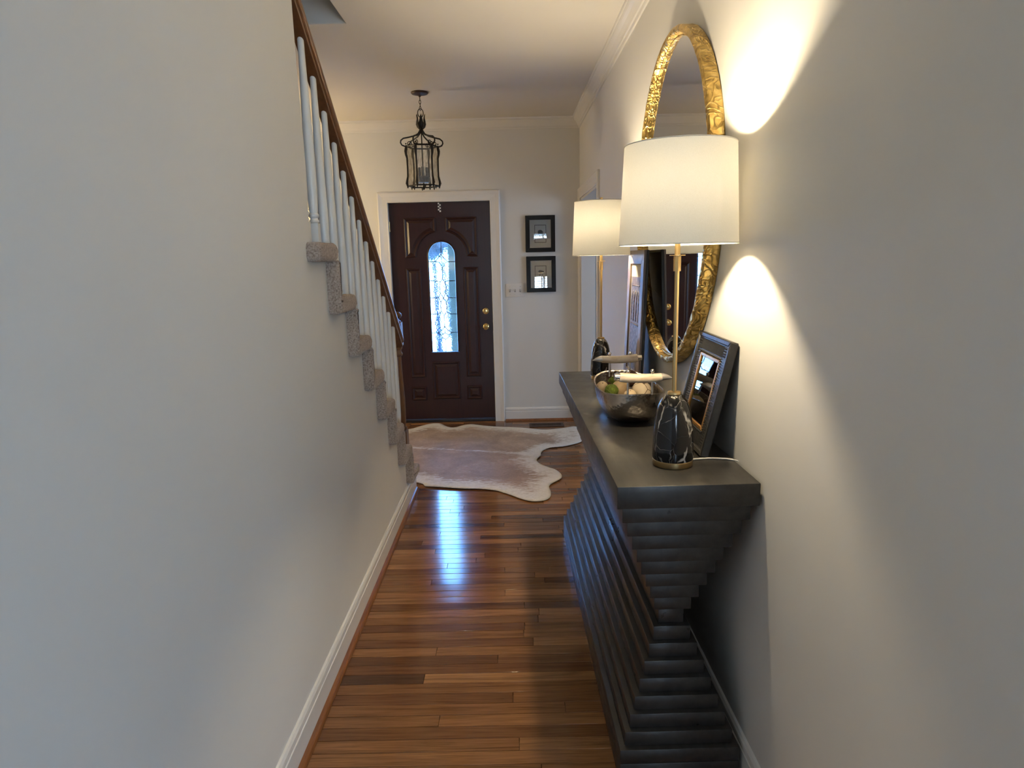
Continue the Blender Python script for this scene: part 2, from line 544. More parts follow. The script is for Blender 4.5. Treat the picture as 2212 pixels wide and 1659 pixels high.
M['spotted'] = spotted_mat('ball_spotted', (0.60, 0.45, 0.27), (0.03, 0.016, 0.008), 90, 'F1', 0.26)
M['cracked'] = spotted_mat('ball_cracked', (0.62, 0.50, 0.34), (0.07, 0.035, 0.015), 24, 'DISTANCE_TO_EDGE', 0.03)


def print_mat():
    """dark old-master print of the near photo frame"""
    m, nt, b = newmat('photo_print')
    v = coords(nt, 'Object', (1, 7, 5))
    n = N(nt, 'ShaderNodeTexNoise', Scale=2.6, Detail=5.0, Distortion=0.8)
    nt.links.new(v, n.inputs['Vector'])
    nt.links.new(ramp(nt, n.outputs['Fac'], [(0.25, (0.012, 0.007, 0.006)), (0.44, (0.09, 0.03, 0.018)), (0.56, (0.20, 0.10, 0.05)), (0.66, (0.42, 0.33, 0.22)), (0.8, (0.10, 0.05, 0.05))]), b.inputs['Base Color'])
    b.inputs['Roughness'].default_value = 0.4
    return m


M['print'] = print_mat()


def relief_mat():
    m, nt, b = newmat('carved_relief_print')
    v = coords(nt, 'Object', (1, 9, 9))
    vo = N(nt, 'ShaderNodeTexVoronoi', Scale=4.0, feature='DISTANCE_TO_EDGE')
    nt.links.new(v, vo.inputs['Vector'])
    n = N(nt, 'ShaderNodeTexNoise', Scale=6.0, Detail=5.0)
    nt.links.new(v, n.inputs['Vector'])
    c1 = ramp(nt, n.outputs['Fac'], [(0.3, (0.035, 0.022, 0.018)), (0.55, (0.13, 0.095, 0.08)), (0.75, (0.30, 0.25, 0.21))])
    mx = N(nt, 'ShaderNodeMix', data_type='RGBA', blend_type='MULTIPLY'); mx.inputs['Factor'].default_value = 0.8
    nt.links.new(c1, mx.inputs['A'])
    nt.links.new(ramp(nt, vo.outputs['Distance'], [(0.02, (0.3, 0.26, 0.24)), (0.12, (1, 1, 1))]), mx.inputs['B'])
    nt.links.new(mx.outputs['Result'], b.inputs['Base Color'])
    b.inputs['Roughness'].default_value = 0.5
    return m


M['relief'] = relief_mat()
M['ornate_black'] = simple('ornate_black', (0.013, 0.0125, 0.012), 0.40, var=0.3, nscale=60, bs=0.35, bscale=90, bdist=0.003)
M['gilt'] = simple('gilt_slip', (0.42, 0.23, 0.07), 0.35, 0.8, var=0.2, nscale=60)
M['wood_frame'] = wood('walnut_frame', (0.13, 0.090, 0.070), (0.21, 0.155, 0.125), 0.34, (60, 60, 6))
M['frame_side'] = simple('frame_side_black', (0.012, 0.010, 0.009), 0.45)
M['grey_base'] = simple('room_floor_base', (0.10, 0.055, 0.028), 0.5)


# ------------------------------------------------------------------ mesh helpers
def wmat(o):
    return (wmat(o.parent) if o.parent else Matrix()) @ o.matrix_basis


class MB:
    def __init__(s):
        s.v, s.f = [], []

    def add(s, vs, fs):
        o = len(s.v)
        s.v += [tuple(p) for p in vs]
        s.f += [tuple(i + o for i in f) for f in fs]
        return s

    def box(s, x0, x1, y0, y1, z0, z1):
        return s.add([(x0, y0, z0), (x1, y0, z0), (x1, y1, z0), (x0, y1, z0), (x0, y0, z1), (x1, y0, z1), (x1, y1, z1), (x0, y1, z1)],
                     [(0, 3, 2, 1), (4, 5, 6, 7), (0, 1, 5, 4), (1, 2, 6, 5), (2, 3, 7, 6), (3, 0, 4, 7)])

    def prism(s, pts, fn0, fn1):
        """polygon extruded between two mapping functions (2d point -> 3d point)"""
        n = len(pts)
        vs = [fn0(*p) for p in pts] + [fn1(*p) for p in pts]
        fs = [tuple(range(n - 1, -1, -1)), tuple(range(n, 2 * n))] + [(i, (i + 1) % n, n + (i + 1) % n, n + i) for i in range(n)]
        return s.add(vs, fs)

    def lathe(s, prof, seg=32, c=(0, 0, 0), closed=False, sx=1, sy=1, caps=True):
        n = len(prof)
        vs, fs = [], []
        for r, z in prof:
            for k in range(seg):
                a = 2 * math.pi * k / seg
                vs.append((c[0] + r * math.cos(a) * sx, c[1] + r * math.sin(a) * sy, c[2] + z))
        rows = n if closed else n - 1
        for i in range(rows):
            j = (i + 1) % n
            for k in range(seg):
                l = (k + 1) % seg
                fs.append((i * seg + k, i * seg + l, j * seg + l, j * seg + k))
        if not closed and caps:
            fs.append(tuple(range(seg - 1, -1, -1)))
            fs.append(tuple((n - 1) * seg + k for k in range(seg)))
        return s.add(vs, fs)

    def tube(s, pts, r, seg=8, closed=False):
        pts = [Vector(p) for p in pts]
        n = len(pts)
        rs = r if isinstance(r, (list, tuple)) else [r] * n
        vs, fs = [], []
        up = None
        for i, p in enumerate(pts):
            if closed:
                t = (pts[(i + 1) % n] - pts[i - 1]).normalized()
            else:
                t = (pts[min(i + 1, n - 1)] - pts[max(i - 1, 0)]).normalized()
            if up is None:
                up = Vector((0, 0, 1)) if abs(t.z) < 0.9 else Vector((1, 0, 0))
            a = t.cross(up).normalized()
            up = a.cross(t).normalized()
            for k in range(seg):
                q = 2 * math.pi * k / seg
                vs.append(p + (a * math.cos(q) + up * math.sin(q)) * rs[i])
        for i in range(n if closed else n - 1):
            j = (i + 1) % n
            for k in range(seg):
                l = (k + 1) % seg
                fs.append((i * seg + k, i * seg + l, j * seg + l, j * seg + k))
        if not closed:
            fs.append(tuple(range(seg - 1, -1, -1)))
            fs.append(tuple((n - 1) * seg + k for k in range(seg)))
        return s.add(vs, fs)

    def ball(s, c, r, seg=16, rings=10, sz=1.0):
        prof = [(max(1e-4, r * math.sin(math.pi * i / rings)), -r * sz * math.cos(math.pi * i / rings)) for i in range(rings + 1)]
        return s.lathe(prof, seg, c)

    def build(s, name, mat, parent=None, smooth=False, bevel=0.0, seg=2, loc=(0, 0, 0), local=False, auto=None):
        """vertices are world coordinates unless local=True (then they are in the parent's frame)"""
        me = bpy.data.meshes.new(name)
        vs = s.v
        if parent is not None and not local:
            inv = wmat(parent).inverted()
            vs = [tuple(inv @ Vector(p)) for p in vs]
        me.from_pydata(vs, [], s.f)
        bm = bmesh.new()
        bm.from_mesh(me)
        bmesh.ops.recalc_face_normals(bm, faces=bm.faces)
        if bevel:
            es = [e for e in bm.edges if len(e.link_faces) == 2 and e.calc_face_angle(0) > 0.6]
            bmesh.ops.bevel(bm, geom=es, offset=bevel, segments=seg, profile=0.5, affect='EDGES', clamp_overlap=True)
        bm.to_mesh(me)
        bm.free()
        if smooth or bevel:
            for p in me.polygons:
                p.use_smooth = True
            me.set_sharp_from_angle(angle=R(auto if auto else 38))
        me.materials.append(mat)
        o = bpy.data.objects.new(name, me)
        C.objects.link(o)
        if parent is not None:
            o.parent = parent
        o.location = loc
        return o


def thing(name, label, cat, loc=(0, 0, 0), rz=0.0, group=None, ry=0.0):
    o = bpy.data.objects.new(name, None)
    C.objects.link(o)
    o.empty_display_size = 0.05
    o.location = loc
    o.rotation_euler = (0, ry, rz)
    o['label'], o['category'] = label, cat
    if group:
        o['group'] = group
    return o


def tag(o, label, cat, group=None):
    o['label'], o['category'] = label, cat
    if group:
        o['group'] = group
    return o


def struct(o):
    o['kind'] = 'structure'
    return o


def link_copy(o, parent):
    c = o.copy()
    C.objects.link(c)
    c.parent = parent
    return c


# ------------------------------------------------------------------ the setting
# floor: base slab and individual oak strips laid across the hall
floor = struct(MB().box(-3.1, 3.6, -4.7, 6.3, -0.10, -0.016).build('floor', M['grey_base']))

PW = 0.0572
rnd = random.Random(21)
pm = MB().box(0, 1, 0.0007, PW - 0.0007, -0.016, 0.0)
me_plank = pm.build('floor_plank', M['floor'], floor, local=True, bevel=0.0014, seg=1)
plank_mesh = me_plank.data
bpy.data.objects.remove(me_plank)
TONES = [(0.225, 0.102, 0.039), (0.195, 0.086, 0.033), (0.260, 0.122, 0.048), (0.175, 0.075, 0.029), (0.295, 0.142, 0.058),
         (0.150, 0.064, 0.026), (0.235, 0.108, 0.042), (0.125, 0.053, 0.022), (0.210, 0.095, 0.036), (0.320, 0.158, 0.066)]


def plank(x0, x1, y, tone):
    o = bpy.data.objects.new('floor_plank', plank_mesh)
    C.objects.link(o)
    o.parent = floor
    o.location = (x0 + 0.0004, y, rnd.uniform(-0.0004, 0.0004))
    o.scale = (x1 - x0 - 0.0008, 1, 1)
    o.rotation_euler = (rnd.uniform(-0.008, 0.008), 0, 0)
    o.color = (*tone, 1)
    return o


def row_cuts(x0, x1):
    xs = [x0]
    x = x0 + rnd.uniform(0.15, 1.1)
    while x < x1 - 0.12:
        xs.append(x)
        x += rnd.uniform(0.42, 1.25)
    xs.append(x1)
    return xs


Y0 = 1.1955
row = 0
rest = MB()
while Y0 + row * PW < YF + 0.02:
    y = Y0 + row * PW
    if 2.13 < y < 2.187:                                   # the row with the short near-black strip
        for a, b_, t in ((-0.72, -0.362, (0.085, 0.038, 0.018)), (-0.362, 0.30, (0.330, 0.165, 0.068)), (0.30, 0.72, (0.27, 0.13, 0.05))):
            plank(a, b_, y, t)
    else:
        cs = row_cuts(-0.72 if y < 4.25 else -1.0, 0.72 if y < 4.7 else 0.78)
        for a, b_ in zip(cs, cs[1:]):
            t = rnd.choice(TONES)
            g = rnd.uniform(0.88, 1.12)
            plank(a, b_, y, tuple(c * g for c in t))
    if y >= 4.25:                                          # strips of the foyer left of the stair foot
        cs = row_cuts(-3.1, -1.0)
        for a, b_ in zip(cs, cs[1:]):
            rest.box(a + .0005, b_ - .0005, y + .0005, y + PW - .0005, -0.016, 0)
    row += 1
y = Y0 - PW
while y > -4.65:                                           # strips from the camera's feet back through the room behind
    cs = row_cuts(-0.72 if y > -0.8 else -3.0, 0.72 if y > -0.8 else 3.0)
    for a, b_ in zip(cs, cs[1:]):
        rest.box(a + .0005, b_ - .0005, y + .0005, y + PW - .0005, -0.016, 0)
    y -= PW
y = 2.5
while y < 6.1:                                             # strips of the next room
    cs = row_cuts(0.78, 3.5)
    for a, b_ in zip(cs, cs[1:]):
        rest.box(a + .0005, b_ - .0005, y + .0005, y + PW - .0005, -0.016, 0)
    y += PW
ro = rest.build('floor_planks_beyond', M['floor'], floor, local=True)
ro.color = (0.27, 0.128, 0.05, 1)
ro['kind'] = 'stuff'

# left wall: full height beside the camera, then the stepped wall under the stair
ST_Y, ST_Z, RUN, RISE, TT = 2.26, 1.597, 0.244, 0.1985, 0.066
out = [(-0.8, 0), (4.275, 0)]
for i in range(7, -1, -1):
    zt = ST_Z - RISE * i - 0.03
    yr = ST_Y + RUN * (i + 1) + 0.01 if i < 7 else 4.275
    out += [(yr, zt)] if i == 7 else [(yr, zt + -RISE), (yr, zt)]
out += [(2.335, ST_Z - 0.03), (2.335, CEIL + 0.05), (-0.8, CEIL + 0.05)]
wl = MB().prism(out, lambda y, z: (XL, y, z), lambda y, z: (XL - 0.134, y, z)).build('wall_left', M['wall'])
struct(wl)

# right wall with the opening near the door
OY0, OY1, OZ = 4.93, 6.055, 2.045
out = [(-0.8, 0), (OY0, 0), (OY0, OZ), (OY1, OZ), (OY1, 0), (YF + 0.1, 0), (YF + 0.1, CEIL + 0.05), (-0.8, CEIL + 0.05)]
struct(MB().prism(out, lambda y, z: (XR(y), y, z), lambda y, z: (XR(y) + 0.13, y, z)).build('wall_right', M['wall']))

# door wall
DX0, DX1, DZ = -1.117, -0.193, 2.05
out = [(-3.1, 0), (DX0 - .02, 0), (DX0 - .02, DZ + .02), (DX1 + .02, DZ + .02), (DX1 + .02, 0), (3.6, 0), (3.6, CEIL + 0.05), (-3.1, CEIL + 0.05)]
struct(MB().prism(out, lambda x, z: (x, YF, z), lambda x, z: (x, YF + 0.16, z)).build('wall_far', M['wall']))

# walls of the foyer left of the stair, the stairwell and the room behind the camera
struct(MB().box(-3.25, -3.1, 4.3, 4.75, 0, CEIL).box(-3.25, -3.1, 5.75, YF + 0.1, 0, CEIL).box(-3.25, -3.1, 4.75, 5.75, 0, 0.45)
       .box(-3.25, -3.1, 4.75, 5.75, 2.05, CEIL).build('wall_foyer', M['wall']))
w3 = struct(MB().box(-3.1, -3.08, 4.68, 4.75, 0.38, 2.12).box(-3.1, -3.08, 5.75, 5.82, 0.38, 2.12).box(-3.1, -3.08, 4.75, 5.75, 2.05, 2.12)
            .box(-3.1, -3.08, 4.75, 5.75, 0.38, 0.45).build('window_3', M['trim']))
MB().box(-3.15, -3.12, 4.75, 5.75, 1.23, 1.27).build('mullion', M['trim'], w3)
MB().box(-3.24, -3.22, 4.75, 5.75, 0.45, 2.05).build('sky_blocker', M['blind'], w3)  # added opaque panel that keeps the sky from shining in
struct(MB().box(-3.1, -1.66, 4.24, 4.36, 0, CEIL).build('wall_foyer_return', M['wall']))
struct(MB().box(-1.78, -1.66, -0.8, 4.36, 0, 5.3).build('wall_stair', M['wall']))
struct(MB().box(-1.66, -0.834, 3.697, 3.84, CEIL + 0.002, 5.3).build('wall_stairwell_header', M['wall']))
struct(MB().box(-0.836, -0.70, -0.8, 3.84, CEIL + 0.051, 5.3).build('wall_stairwell_side', M['wall']))
struct(MB().box(-1.78, -0.70, -0.92, -0.8, 0, 5.3).build('wall_stairwell_back', M['wall']))
struct(MB().box(-1.78, -0.70, -0.92, 3.84, 5.3, 5.4).build('ceiling_landing', M['ceiling']))
struct(MB().box(3.5, 3.62, 2.3, YF + 0.1, 0, CEIL).build('wall_next_room', M['wall']))
struct(MB().box(0.76, 3.62, 2.28, 2.4, 0, CEIL).build('wall_next_room_return', M['wall']))
struct(MB().box(-3.12, -3.0, -4.75, -0.8, 0, CEIL).build('wall_back_left', M['wall']))
struct(MB().box(3.0, 3.12, -4.75, -0.8, 0, CEIL).build('wall_back_right', M['wall']))
struct(MB().box(-3.12, -1.78, -0.92, -0.8, 0, CEIL).build('wall_back_return', M['wall']))
struct(MB().box(0.80, 3.12, -0.92, -0.8, 0, CEIL).build('wall_back_return_right', M['wall']))

# back wall with its window and a second one added for light
WIN = [(0.56, 1.01, 1.0, 2.13), (1.25, 2.75, 0.7, 2.2)]
bw = MB()
xs = [-3.1, WIN[0][0], WIN[0][1], WIN[1][0], WIN[1][1], 3.1]
bw.box(xs[0], xs[1], -4.75, -4.62, 0, CEIL)
bw.box(xs[2], xs[3], -4.75, -4.62, 0, CEIL)
bw.box(xs[4], xs[5], -4.75, -4.62, 0, CEIL)
for a, b_, c0, c1 in WIN:
    bw.box(a, b_, -4.75, -4.62, 0, c0)
    bw.box(a, b_, -4.75, -4.62, c1, CEIL)
struct(bw.build('wall_back', M['wall']))
for k, (a, b_, c0, c1) in enumerate(WIN):
    w = struct(MB().box(a - .07, a, -4.62, -4.60, c0 - .07, c1 + .07).box(b_, b_ + .07, -4.62, -4.60, c0 - .07, c1 + .07)
               .box(a, b_, -4.62, -4.60, c1, c1 + .07).box(a, b_, -4.62, -4.60, c0 - .07, c0).build('window_%d' % (k + 1), M['trim']))
    mid = (a + b_) / 2
    MB().box(mid - .018, mid + .018, -4.69, -4.66, c0, c1).build('mullion', M['trim'], w)
    MB().box(a, b_, -4.78, -4.755, c0, c1).build('sky_blocker', M['blind'], w)  # opaque sheet added outside each window to block the sky
    z = c0 + 0.03
    sl = MB().box(a + .004, b_ - .004, -0.026, 0.026, -0.0015, 0.0015)
    slat0 = None
    while z < c1:
        if slat0 is None:
            o = sl.build('blind_slat', M['blind'], w, local=True)
            slat0 = o
        else:
            o = link_copy(slat0, w)
        o.location = (0, -4.625, z)
        o.rotation_euler = (R(-22), 0, 0)
        z += 0.062

# ceiling, left open over the stair
cb = MB()
cb.prism([(-0.834, -0.8), (0.95, -0.8), (0.95, YF + .1), (-3.2, YF + .1), (-3.2, 4.24), (-1.78, 4.24), (-1.78, 3.70), (-0.834, 3.70)],
         lambda x, y: (x, y, CEIL), lambda x, y: (x, y, CEIL + 0.12))
struct(cb.build('ceiling', M['ceiling']))
struct(MB().box(-3.2, 3.2, -4.8, -0.8, CEIL, CEIL + .12).build('ceiling_back', M['ceiling']))
struct(MB().box(0.95, 3.7, 2.25, YF + .1, CEIL, CEIL + .12).build('ceiling_next_room', M['ceiling']))


# ------------------------------------------------------------------ mouldings
def sweep_y(name, prof, xf, sgn, y0, y1, mat, parent=None, mitre=0.0):
    """profile (d out of wall, z) swept along a wall that runs in y; mitre: far end runs back by d"""
    mb = MB()
    n = len(prof)
    vs = [(xf(y0) + sgn * d, y0, z) for d, z in prof] + [(xf(y1 - mitre * d) + sgn * d, y1 - mitre * d, z) for d, z in prof]
    mb.add(vs, [tuple(range(n - 1, -1, -1)), tuple(range(n, 2 * n))] + [(i, (i + 1) % n, n + (i + 1) % n, n + i) for i in range(n)])
    return mb.build(name, mat, parent)


def sweep_x(name, prof, yw, x0, x1, mat, parent=None, m0=0.0, m1=0.0):
    mb = MB()
    n = len(prof)
    vs = [(x0 + m0 * d, yw - d, z) for d, z in prof] + [(x1 - m1 * d, yw - d, z) for d, z in prof]
    mb.add(vs, [tuple(range(n - 1, -1, -1)), tuple(range(n, 2 * n))] + [(i, (i + 1) % n, n + (i + 1) % n, n + i) for i in range(n)])
    return mb.build(name, mat, parent)


CR = [(0, CEIL), (0, CEIL - .090), (.010, CEIL - .090), (.013, CEIL - .082), (.013, CEIL - .074), (.020, CEIL - .070), (.026, CEIL - .056),
      (.038, CEIL - .040), (.052, CEIL - .028), (.058, CEIL - .020), (.058, CEIL - .014), (.066, CEIL - .012), (.068, CEIL)]
struct(sweep_y('trim_1', CR, XR, -1, -0.8, YF, M['trim'], mitre=1.0))
struct(sweep_x('trim_2', CR, YF, -3.1, XR(YF), M['trim'], m1=1.0))
BB = [(0, 0), (.014, 0), (.014, .092), (.011, .094), (.011, .098), (.013, .104), (.012, .116), (.007, .126), (0, .128)]
SH = [(.014, 0), (.033, 0), (.0325, .006), (.029, .013), (.023, .0175), (.014, .019)]
bl = struct(sweep_y('baseboard_left', BB, lambda y: XL, 1, -0.8, 4.275, M['trim']))
sweep_y('shoe_moulding', SH, lambda y: XL, 1, -0.8, 4.265, M['shoe'], bl)
br = struct(sweep_y('baseboard_right', BB, XR, -1, -0.8, OY0 - 0.09, M['trim']))
sweep_y('shoe_moulding', SH, XR, -1, -0.8, OY0 - 0.09, M['shoe'], br)
bf = struct(sweep_x('baseboard_far', BB, YF, DX1 + 0.095, XR(YF), M['trim']))
sweep_x('shoe_moulding', SH, YF, DX1 + 0.098, XR(YF), M['shoe'], bf)


def casing(name, pts_fn, inner, width, depth=0.018):
    """mitred three-sided casing; inner = (a0, a1, top); pts_fn maps (a, z, d out of wall)"""
    a0, a1, zt = inner
    prof = [(0, 0), (0, .010), (.006, .013), (.012, .011), (width * .55, .014), (width * .74, depth), (width * .90, depth + .004), (width, depth - .002), (width, 0)]
    path = [((a0, 0), (-1, 0)), ((a0, zt), (-1, 1)), ((a1, zt), (1, 1)), ((a1, 0), (1, 0))]
    mb = MB()
    n = len(prof)
    vs = []
    for (a, z), (da, dz) in path:
        for w_, d in prof:
            vs.append(pts_fn(a + da * w_, z + dz * w_, d))
    fs = []
    for i in range(3):
        for k in range(n):
            l = (k + 1) % n
            fs.append((i * n + k, i * n + l, (i + 1) * n + l, (i + 1) * n + k))
    fs += [tuple(range(n)), tuple(3 * n + k for k in range(n))]
    mb.add(vs, fs)
    return struct(mb.build(name, M['trim']))


casing('trim_3', lambda a, z, d: (a, YF - d, z), (DX0, DX1, DZ), 0.092)
casing('trim_4', lambda a, z, d: (XR(a) - d, a, z), (OY0, OY1, OZ), 0.090)
# jambs of the two openings
jb = MB()
jb.box(DX0 - .02, DX0, YF, YF + .16, 0, DZ).box(DX1, DX1 + .02, YF, YF + .16, 0, DZ).box(DX0 - .02, DX1 + .02, YF, YF + .16, DZ, DZ + .02)
jb.box(DX0, DX0 + .016, YF + .072, YF + .12, 0, DZ).box(DX1 - .016, DX1, YF + .072, YF + .12, 0, DZ).box(DX0, DX1, YF + .072, YF + .12, DZ - .016, DZ)
struct(jb.build('trim_5', M['trim']))
jb = MB()
jb.prism([(OY0, 0), (OY0 + .018, 0), (OY0 + .018, OZ - .018), (OY1 - .018, OZ - .018), (OY1 - .018, 0), (OY1, 0), (OY1, OZ), (OY0, OZ)],
         lambda y, z: (XR(y) + 0.0005, y, z), lambda y, z: (XR(y) + 0.13, y, z))
struct(jb.build('trim_6', M['trim']))
# door of the next room, swung open beyond the opening
d2 = struct(MB().box(0.80, 1.60, 6.06, 6.10, 0.01, 2.03).build('door_2', M['door']))
MB().ball((1.53, 6.03, 0.93), 0.028).build('door_knob', M['brass'], d2, smooth=True)

# ------------------------------------------------------------------ front door
DF = YF + 0.026                                            # front face of the door leaf
door = bpy.data.objects.new('door_1', None)
C.objects.link(door)
door.location = ((DX0 + DX1) / 2, DF, 0)
struct(door)
GX, GW, GZ0, GZ1 = -0.6505, 0.1265, 0.679, 1.576           # glass axis, half width, sill, springing
a0, a1 = DX0 + .003, DX1 - .003


def half(sign):
    e = a0 if sign < 0 else a1
    w = GW + 0.004
    p = [(e, 0.028), (GX, 0.028), (GX, GZ0 - .004), (GX + sign * w, GZ0 - .004)]
    for k in range(0, 13):
        t = k / 12 * math.pi / 2
        p.append((GX + sign * w * math.cos(t), GZ1 + w * math.sin(t)))
    p += [(GX, DZ - .004), (e, DZ - .004)]
    return p


leaf = MB()
for sg in (-1, 1):
    leaf.prism(half(sg), lambda x, z: (x, DF, z), lambda x, z: (x, DF + .045, z))
leaf.build('door_leaf', M['door'], door)


def panel(pts_, name='door_panel', parent=door):
    bm = bmesh.new()
    vs = [bm.verts.new((x - parent.location.x, -0.0008, z)) for x, z in pts_]
    f = bm.faces.new(vs)
    f.normal_update()
    if f.normal.y > 0:
        f.normal_flip()
    bm.normal_update()
    for th, dp in ((0.005, 0.010), (0.006, 0.002), (0.011, -0.0115), (0.005, 0.0), (0.020, 0.009)):
        bmesh.ops.inset_region(bm, faces=[f], thickness=th, depth=dp, use_even_offset=True, use_boundary=True)
        bm.normal_update()
    if f.calc_center_median().y > -0.0008:
        for v in bm.verts:
            v.co.y = -0.0016 - v.co.y
        bmesh.ops.reverse_faces(bm, faces=bm.faces)
    me = bpy.data.meshes.new(name)
    bm.to_mesh(me)
    bm.free()
    me.materials.append(M['door'])
    o = bpy.data.objects.new(name, me)
    C.objects.link(o)
    o.parent = parent
    return o


def rectp(x0, x1, z0, z1):
    return [(x0, z0), (x1, z0), (x1, z1), (x0, z1)]


for sg in (-1, 1):
    q = lambda x: GX + sg * x
    arc = [(q(0.232 * math.cos(t)), 1.560 + 0.232 * math.sin(t)) for t in [k / 9 * math.acos(0.045 / 0.232) for k in range(10)]]
    pp = [(q(0.335), 1.556)] + arc + [(q(0.045), 1.914), (q(0.335), 1.914)]
    panel(pp)
    panel(rectp(*sorted((q(0.335), q(0.195))), 0.436, 1.462))
    panel(rectp(*sorted((q(0.335), q(0.195))), 0.214, 0.346))
panel(rectp(GX - 0.130, GX + 0.130, 0.222, 0.583))
# moulded bead round the glass
arch = [(GX - GW, GZ0), (GX - GW, GZ1)] + [(GX - GW * math.cos(k / 16 * math.pi), GZ1 + GW * math.sin(k / 16 * math.pi)) for k in range(1, 16)] + [(GX + GW, GZ1), (GX + GW, GZ0)]
MB().tube([(x, DF - .002, z) for x, z in arch], 0.0085, 8, closed=True).build('glass_bead', M['door'], door, smooth=True)
PANES = [
    [(-0.653, 1.702), (-0.689, 1.695), (-0.726, 1.675), (-0.757, 1.641), (-0.774, 1.602), (-0.777, 1.581), (-0.778, 1.519), (-0.712, 1.518), (-0.685, 1.554), (-0.655, 1.58)],
    [(-0.653, 1.702), (-0.611, 1.69), (-0.575, 1.668), (-0.548, 1.636), (-0.531, 1.597), (-0.527, 1.575), (-0.527, 1.514), (-0.598, 1.515), (-0.631, 1.549), (-0.655, 1.58)],
    [(-0.655, 1.58), (-0.685, 1.554), (-0.712, 1.518), (-0.674, 1.513), (-0.651, 1.459), (-0.622, 1.507), (-0.598, 1.515), (-0.631, 1.549)],
    [(-0.778, 1.519), (-0.712, 1.518), (-0.674, 1.513), (-0.651, 1.459), (-0.653, 1.357), (-0.673, 1.333), (-0.727, 1.343), (-0.778, 1.344)],
    [(-0.527, 1.514), (-0.598, 1.515), (-0.622, 1.507), (-0.651, 1.459), (-0.653, 1.357), (-0.633, 1.335), (-0.6, 1.34), (-0.527, 1.339)],
    [(-0.653, 1.357), (-0.673, 1.333), (-0.683, 1.29), (-0.677, 1.228), (-0.651, 1.18), (-0.628, 1.231), (-0.621, 1.285), (-0.633, 1.335)],
    [(-0.778, 1.344), (-0.727, 1.343), (-0.673, 1.333), (-0.683, 1.29), (-0.677, 1.228), (-0.696, 1.185), (-0.777, 1.187)],
    [(-0.527, 1.339), (-0.6, 1.34), (-0.633, 1.335), (-0.621, 1.285), (-0.628, 1.231), (-0.602, 1.185), (-0.522, 1.183)],
    [(-0.677, 1.228), (-0.696, 1.185), (-0.676, 1.145), (-0.651, 1.18)],
    [(-0.628, 1.231), (-0.602, 1.185), (-0.624, 1.143), (-0.651, 1.18)],
    [(-0.651, 1.18), (-0.676, 1.145), (-0.682, 1.105), (-0.673, 1.057), (-0.652, 1.018), (-0.626, 1.056), (-0.622, 1.103), (-0.624, 1.143)],
    [(-0.777, 1.187), (-0.696, 1.185), (-0.676, 1.145), (-0.682, 1.105), (-0.673, 1.057), (-0.707, 1.032), (-0.777, 1.034)],
    [(-0.522, 1.183), (-0.602, 1.185), (-0.624, 1.143), (-0.622, 1.103), (-0.626, 1.056), (-0.597, 1.033), (-0.523, 1.032)],
    [(-0.777, 1.034), (-0.707, 1.032), (-0.673, 1.057), (-0.652, 1.018), (-0.651, 0.917), (-0.673, 0.883), (-0.715, 0.857), (-0.774, 0.857)],
    [(-0.523, 1.032), (-0.597, 1.033), (-0.626, 1.056), (-0.652, 1.018), (-0.651, 0.917), (-0.618, 0.876), (-0.582, 0.859), (-0.523, 0.857)],
    [(-0.651, 0.917), (-0.673, 0.883), (-0.715, 0.857), (-0.689, 0.837), (-0.649, 0.854)],
    [(-0.651, 0.917), (-0.618, 0.876), (-0.582, 0.859), (-0.613, 0.837), (-0.649, 0.854)],
    [(-0.689, 0.837), (-0.68, 0.812), (-0.646, 0.795), (-0.616, 0.813), (-0.613, 0.837), (-0.649, 0.854)],
    [(-0.774, 0.857), (-0.715, 0.857), (-0.689, 0.837), (-0.68, 0.812), (-0.646, 0.795), (-0.649, 0.678), (-0.774, 0.681)],
    [(-0.523, 0.857), (-0.582, 0.859), (-0.613, 0.837), (-0.616, 0.813), (-0.646, 0.795), (-0.649, 0.678), (-0.52, 0.677)]]
edges = {}
for k, p in enumerate(PANES):
    MB().prism(p, lambda x, z: (x, DF + .018, z), lambda x, z: (x, DF + .022, z)).build('glass_pane', M['leaded'], door)
    for q0, q1 in zip(p, p[1:] + p[:1]):
        edges[tuple(sorted((q0, q1)))] = edges.get(tuple(sorted((q0, q1))), 0) + 1
inner = [e for e, n in edges.items() if n > 1]
cm = MB()
for q0, q1 in inner:
    cm.tube([(q0[0], DF + .0165, q0[1]), (q1[0], DF + .0165, q1[1])], 0.0038, 6)
cm.tube([((-0.653 - 0.0), DF + .0165, 1.702), (-0.655, DF + .0165, 1.58)], 0.0038, 6)
cm.build('lead_came', M['lead'], door, smooth=True)
# knob and deadbolt
for nm, z, r, dep in (('door_knob', 0.909, 0.029, 0.055), ('deadbolt', 1.053, 0.029, 0.018)):
    prof = [(r, 0), (r, -.006), (r * .86, -.010), (r * .42, -.012)]
    if nm == 'door_knob':
        prof += [(.011, -.014), (.011, -.03), (.022, -.036), (.0275, -.046), (.026, -.056), (.018, -.062), (.001, -.064)]
    else:
        prof += [(.014, -.013), (.013, -.018), (.001, -.019)]
    mb = MB()
    n0 = len(prof)
    tmp = MB().lathe(prof, 28)
    mb.add([(x - 0.259, DF + z_, z + y_) for x, y_, z_ in tmp.v], tmp.f)
    kn = mb.build(nm, M['brass'], door, smooth=True)
    if nm == 'deadbolt':
        MB().box(-0.263, -0.255, DF - .034, DF - .018, z - .013, z + .013).build('thumb_turn', M['brass'], kn, bevel=.002)
for z in (0.24, 1.04, 1.84):
    MB().tube([(DX0 + .001, DF - .008, z - .045), (DX0 + .001, DF - .008, z + .045)], 0.007, 10).build('hinge', M['satin_brass'], door, smooth=True)
MB().box(DX0, DX1, YF - .005, YF + .12, 0.0, 0.026).build('threshold', M['black_rubber'], door, bevel=.004)
